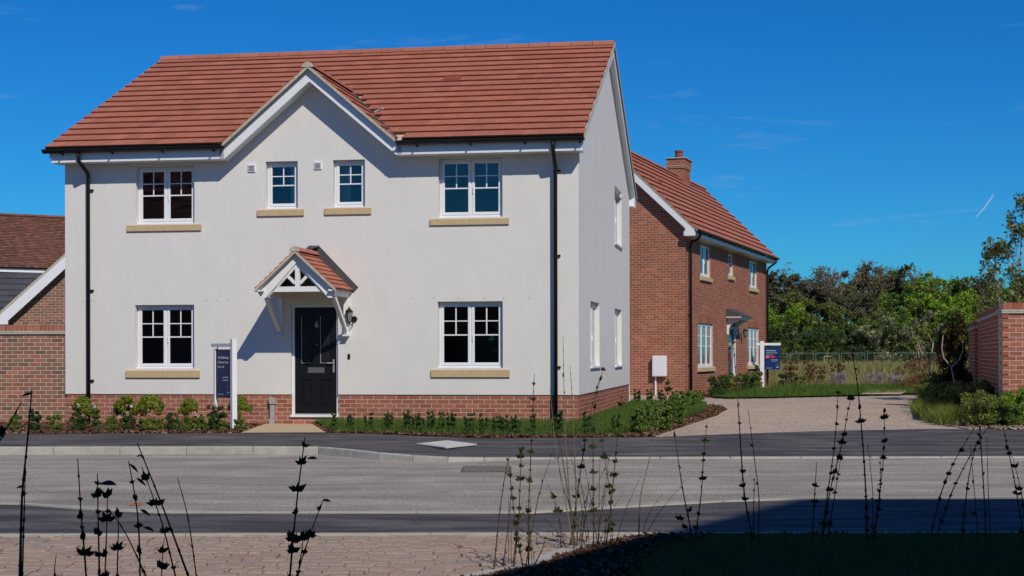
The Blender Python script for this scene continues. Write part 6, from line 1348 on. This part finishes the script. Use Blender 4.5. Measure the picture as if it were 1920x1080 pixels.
# back row skyline, left to right by bearing
for px, k, s in [(1415, 'pine', 1.05), (1450, 'pine', 1.10), (1490, 'pine', 1.0), (1508, 'bare', 1.1), (1532, 'bare', 1.13), (1556, 'bare', 1.05), (1585, 'bare', 1.12), (1606, 'bare', 1.15), (1632, 'pine', 1.14), (1665, 'pine', 1.12), (1700, 'bright', 1.6), (1722, 'olive', 1.2), (1752, 'bare', 1.1), (1768, 'midt', 1.3), (1805, 'midt', 1.35), (1832, 'midt', 1.32), (1860, 'olive', 1.18), (1890, 'midt', 1.3), (1925, 'olive', 1.2), (1390, 'pine', 1.0), (1960, 'midt', 1.3)]:
    Y = 228 + random.uniform(-6, 6); rows.append(('back', k, px, Y, s * Y / 228 * .97))
for px, k, s in [(1440, 'olive', 1.0), (1470, 'pine', .9), (1500, 'olive', 1.0), (1530, 'pine', .85), (1560, 'bare', 1.0), (1590, 'olive', .98), (1620, 'bare', 1.0), (1650, 'midt', 1.0), (1680, 'bright', 1.25), (1710, 'midt', 1.1), (1740, 'olive', 1.05), (1775, 'bright', 1.15), (1810, 'olive', 1.0), (1845, 'pine', .9), (1880, 'midt', 1.1), (1920, 'olive', 1.0), (1410, 'olive', .9)]:
    rows.append(('middle', k, px, 212 + random.uniform(-4, 4), s))
for px, k, s in [(1430, 'bright', .8), (1462, 'bright', .9), (1498, 'olive', .72), (1535, 'bright', .62), (1565, 'olive', .8), (1598, 'bare', .85), (1622, 'midt', .62), (1655, 'olive', .7), (1688, 'bright', .7), (1722, 'olive', .85), (1757, 'bright', 1.0), (1800, 'bright', .8), (1840, 'olive', .8), (1885, 'midt', .8)]:
    rows.append(('front', k, px, 199 + random.uniform(-2, 2), s))
for px, k, s in [(1445, 'brush', .7), (1480, 'haw', .55), (1512, 'brush', .7), (1548, 'brush', .75), (1582, 'haw', .62), (1612, 'brush', .7), (1640, 'haw', .85), (1672, 'brush', .7), (1700, 'haw', .9), (1738, 'haw', .7), (1775, 'brush', .8), (1815, 'brush', .8)]:
    rows.append(('hedge', k, px, 191 + random.uniform(-1.5, 1.5), s))
cn = {}
RW = dict(back='on the skyline', middle='in the middle of the wood', front='at the front of the wood', hedge='behind the mesh fence')
for rw_, k, px, Y, s in sorted(rows, key=lambda q: q[2]):
    cn[(rw_, k)] = cn.get((rw_, k), 0) + 1
    place_tree(k, xr(px, Y), Y, s, f'{WORDS[k]} {RW[rw_]}, {ORD[cn[(rw_, k)]]} from the brick house', 'trees of the wood beyond the meadow', NM[k], cat='tree' if k not in ('haw', 'brush') else 'bush')
# dim undergrowth filling the wood
cen = [(xr(random.uniform(1380, 1990), Y_), Y_, random.uniform(.3, 5.0)) for Y_ in (random.uniform(203, 236) for _ in range(420))]
v, f = leaf_cloud(cen, [random.uniform(1.2, 2.2) for _ in cen], 26000, .34)
o = obj('undergrowth', npmesh('undergrowth', v, f, M['lf_mid']), kind='stuff'); tag(o, 'dim undergrowth filling the gaps between the trees of the wood', 'undergrowth')
# young birch behind the brick wall
t = thing('birch_tree', 'slender young birch with sparse leaves rising above the brick wall', 'tree', (12.6, 38.5, 0)); tips = []; b = MB()
for (x0, r0, hh, lean) in ((0, .05, 4.9, .12), (-.32, .035, 4.0, -.28), (.45, .04, 5.3, .25)):
    tr = [Vector((x0 * .5, 0, 0)), Vector((x0 * .8, 0, hh * .33)), Vector((x0 + lean * .5, .05, hh * .66)), Vector((x0 + lean, 0, hh))]; b.tube(tr, [r0, r0 * .8, r0 * .5, r0 * .12], 7)
    for k in range(18):
        f_ = random.uniform(.25, .97); j = min(2, int(f_ * 3)); c = tr[j].lerp(tr[j + 1], f_ * 3 - j); a = random.random() * 6.28
        branchy(b, c, Vector((math.cos(a) * .7, math.sin(a) * .7, .9)).normalized(), (1.15 - f_) * 1.0 + .12, .009, 1, tips, .4, .25)
b.build('trunk', M['barkpale'], t)
cen = [tuple(q) for q, d in tips]; cen += [tuple(q + Vector((random.gauss(0, .12), random.gauss(0, .12), -.12))) for q, d in tips]
v, f = leaf_cloud(cen, [.13] * len(cen), 7500, .05); obj('crown', npmesh('crown', v, f, M['lf_birch']), t)
bm_ = [shrub_mesh(2.6, 2.2, 5200, .06, 'lf_birch', 12), shrub_mesh(2.4, 2.4, 5200, .06, 'lf_mid', 12)]
for i, (x, y, s) in enumerate([(12.3, 36.8, 1.0), (12.9, 38.0, 1.0), (13.6, 39.5, 1.1), (12.6, 40.5, .95), (14.2, 42, 1.2)]):
    make_shrub('tall_shrub', bm_[i % 2], f'tall loose green shrub showing over the brick wall, {ORD[i + 1]} behind the birch', 'shrub', (x, y, 0), 'tall shrubs behind the brick wall', s)

# ---- mesh fence at the wood's edge and the staked tree guard
ft = thing('mesh_fence', 'grey galvanised mesh fence between the meadow and the wood', 'fence', (0, 183, 0))
x0_, x1_ = xr(1380, 183), xr(1850, 183); x = x0_
me = None
while x < x1_:
    for dx in (0, .28):
        b = MB(); b.tube([(0, 0, -.1), (0, 0, 1.33)], .035, 6); 
        if me is None: me = b.mesh('post'); me.materials.append(M['fence'])
        link_mesh('post', me, ft, (x + dx, 0, 0))
    b = MB(); b.tube([(x + .28, 0, 1.31), (x + 3.05, 0, 1.31)], .028, 5); b.tube([(x + .28, 0, .15), (x + 3.05, 0, .15)], .022, 5); b.build('rail', M['fence'], ft, kind='stuff')
    b = MB()
    for k in range(17): b.box(x + .3 + k * .165, -.004, .1, x + .302 + k * .165, .004, 1.31)
    for k in range(7): b.box(x + .28, -.005, .25 + k * .16, x + 3.05, .005, .253 + k * .16)
    b.build('mesh_panel', M['fence'], ft, kind='stuff'); x += 3.05
tg = thing('tree_guard', 'pale timber stakes round a thin sapling in the meadow', 'tree guard', (xr(1551, 165), 165, 0))
for x in (-.33, .33): b = MB(); b.box(x - .035, -.035, -.1, x + .035, .035, 1.0); b.build('stake', M['timber'], tg)
b = MB(); b.box(-.36, -.03, .93, .36, .03, 1.0); b.build('cross_rail', M['timber'], tg)
b = MB(); b.tube([(0, 0, 0), (.03, 0, 1.5)], .025, 5); b.build('sapling_stem', M['barkpale'], tg)
# unseen hedge added behind the viewpoint so the lower panes reflect dark
cen = [(random.uniform(-34, -4), random.uniform(-16, -14), random.uniform(0, 5.4)) for _ in range(460)]; v, f = leaf_cloud(cen, [random.uniform(.5, .9) for _ in cen], 60000, .27, shell=.2)
o = obj('reflection_hedge', npmesh('reflection_hedge', v, f, M['lf_dark'])); tag(o, 'tall dark hedge added behind the viewpoint to darken reflections in the lower window panes', 'hedge')
# aircraft trail high over the wood
a_ = Vector(((1828 - 960) / 2900, 1, (664.5 - 411) / 2900)); c_ = Vector(((1864 - 960) / 2900, 1, (664.5 - 366) / 2900)); K = 3600
pts = [a_.lerp(c_, i / 10) * K + Vector((0, 0, EYE + math.sin(i / 10 * 3.14) * -4)) for i in range(11)]
b = MB().tube(pts, [.6 + 2.2 * math.sin(min(1, i / 8) * 1.57) for i in range(11)], 12); o = b.build('vapour_trail', M['cloud'], None, smooth=True); tag(o, 'short white aircraft vapour trail in the blue sky', 'vapour trail')
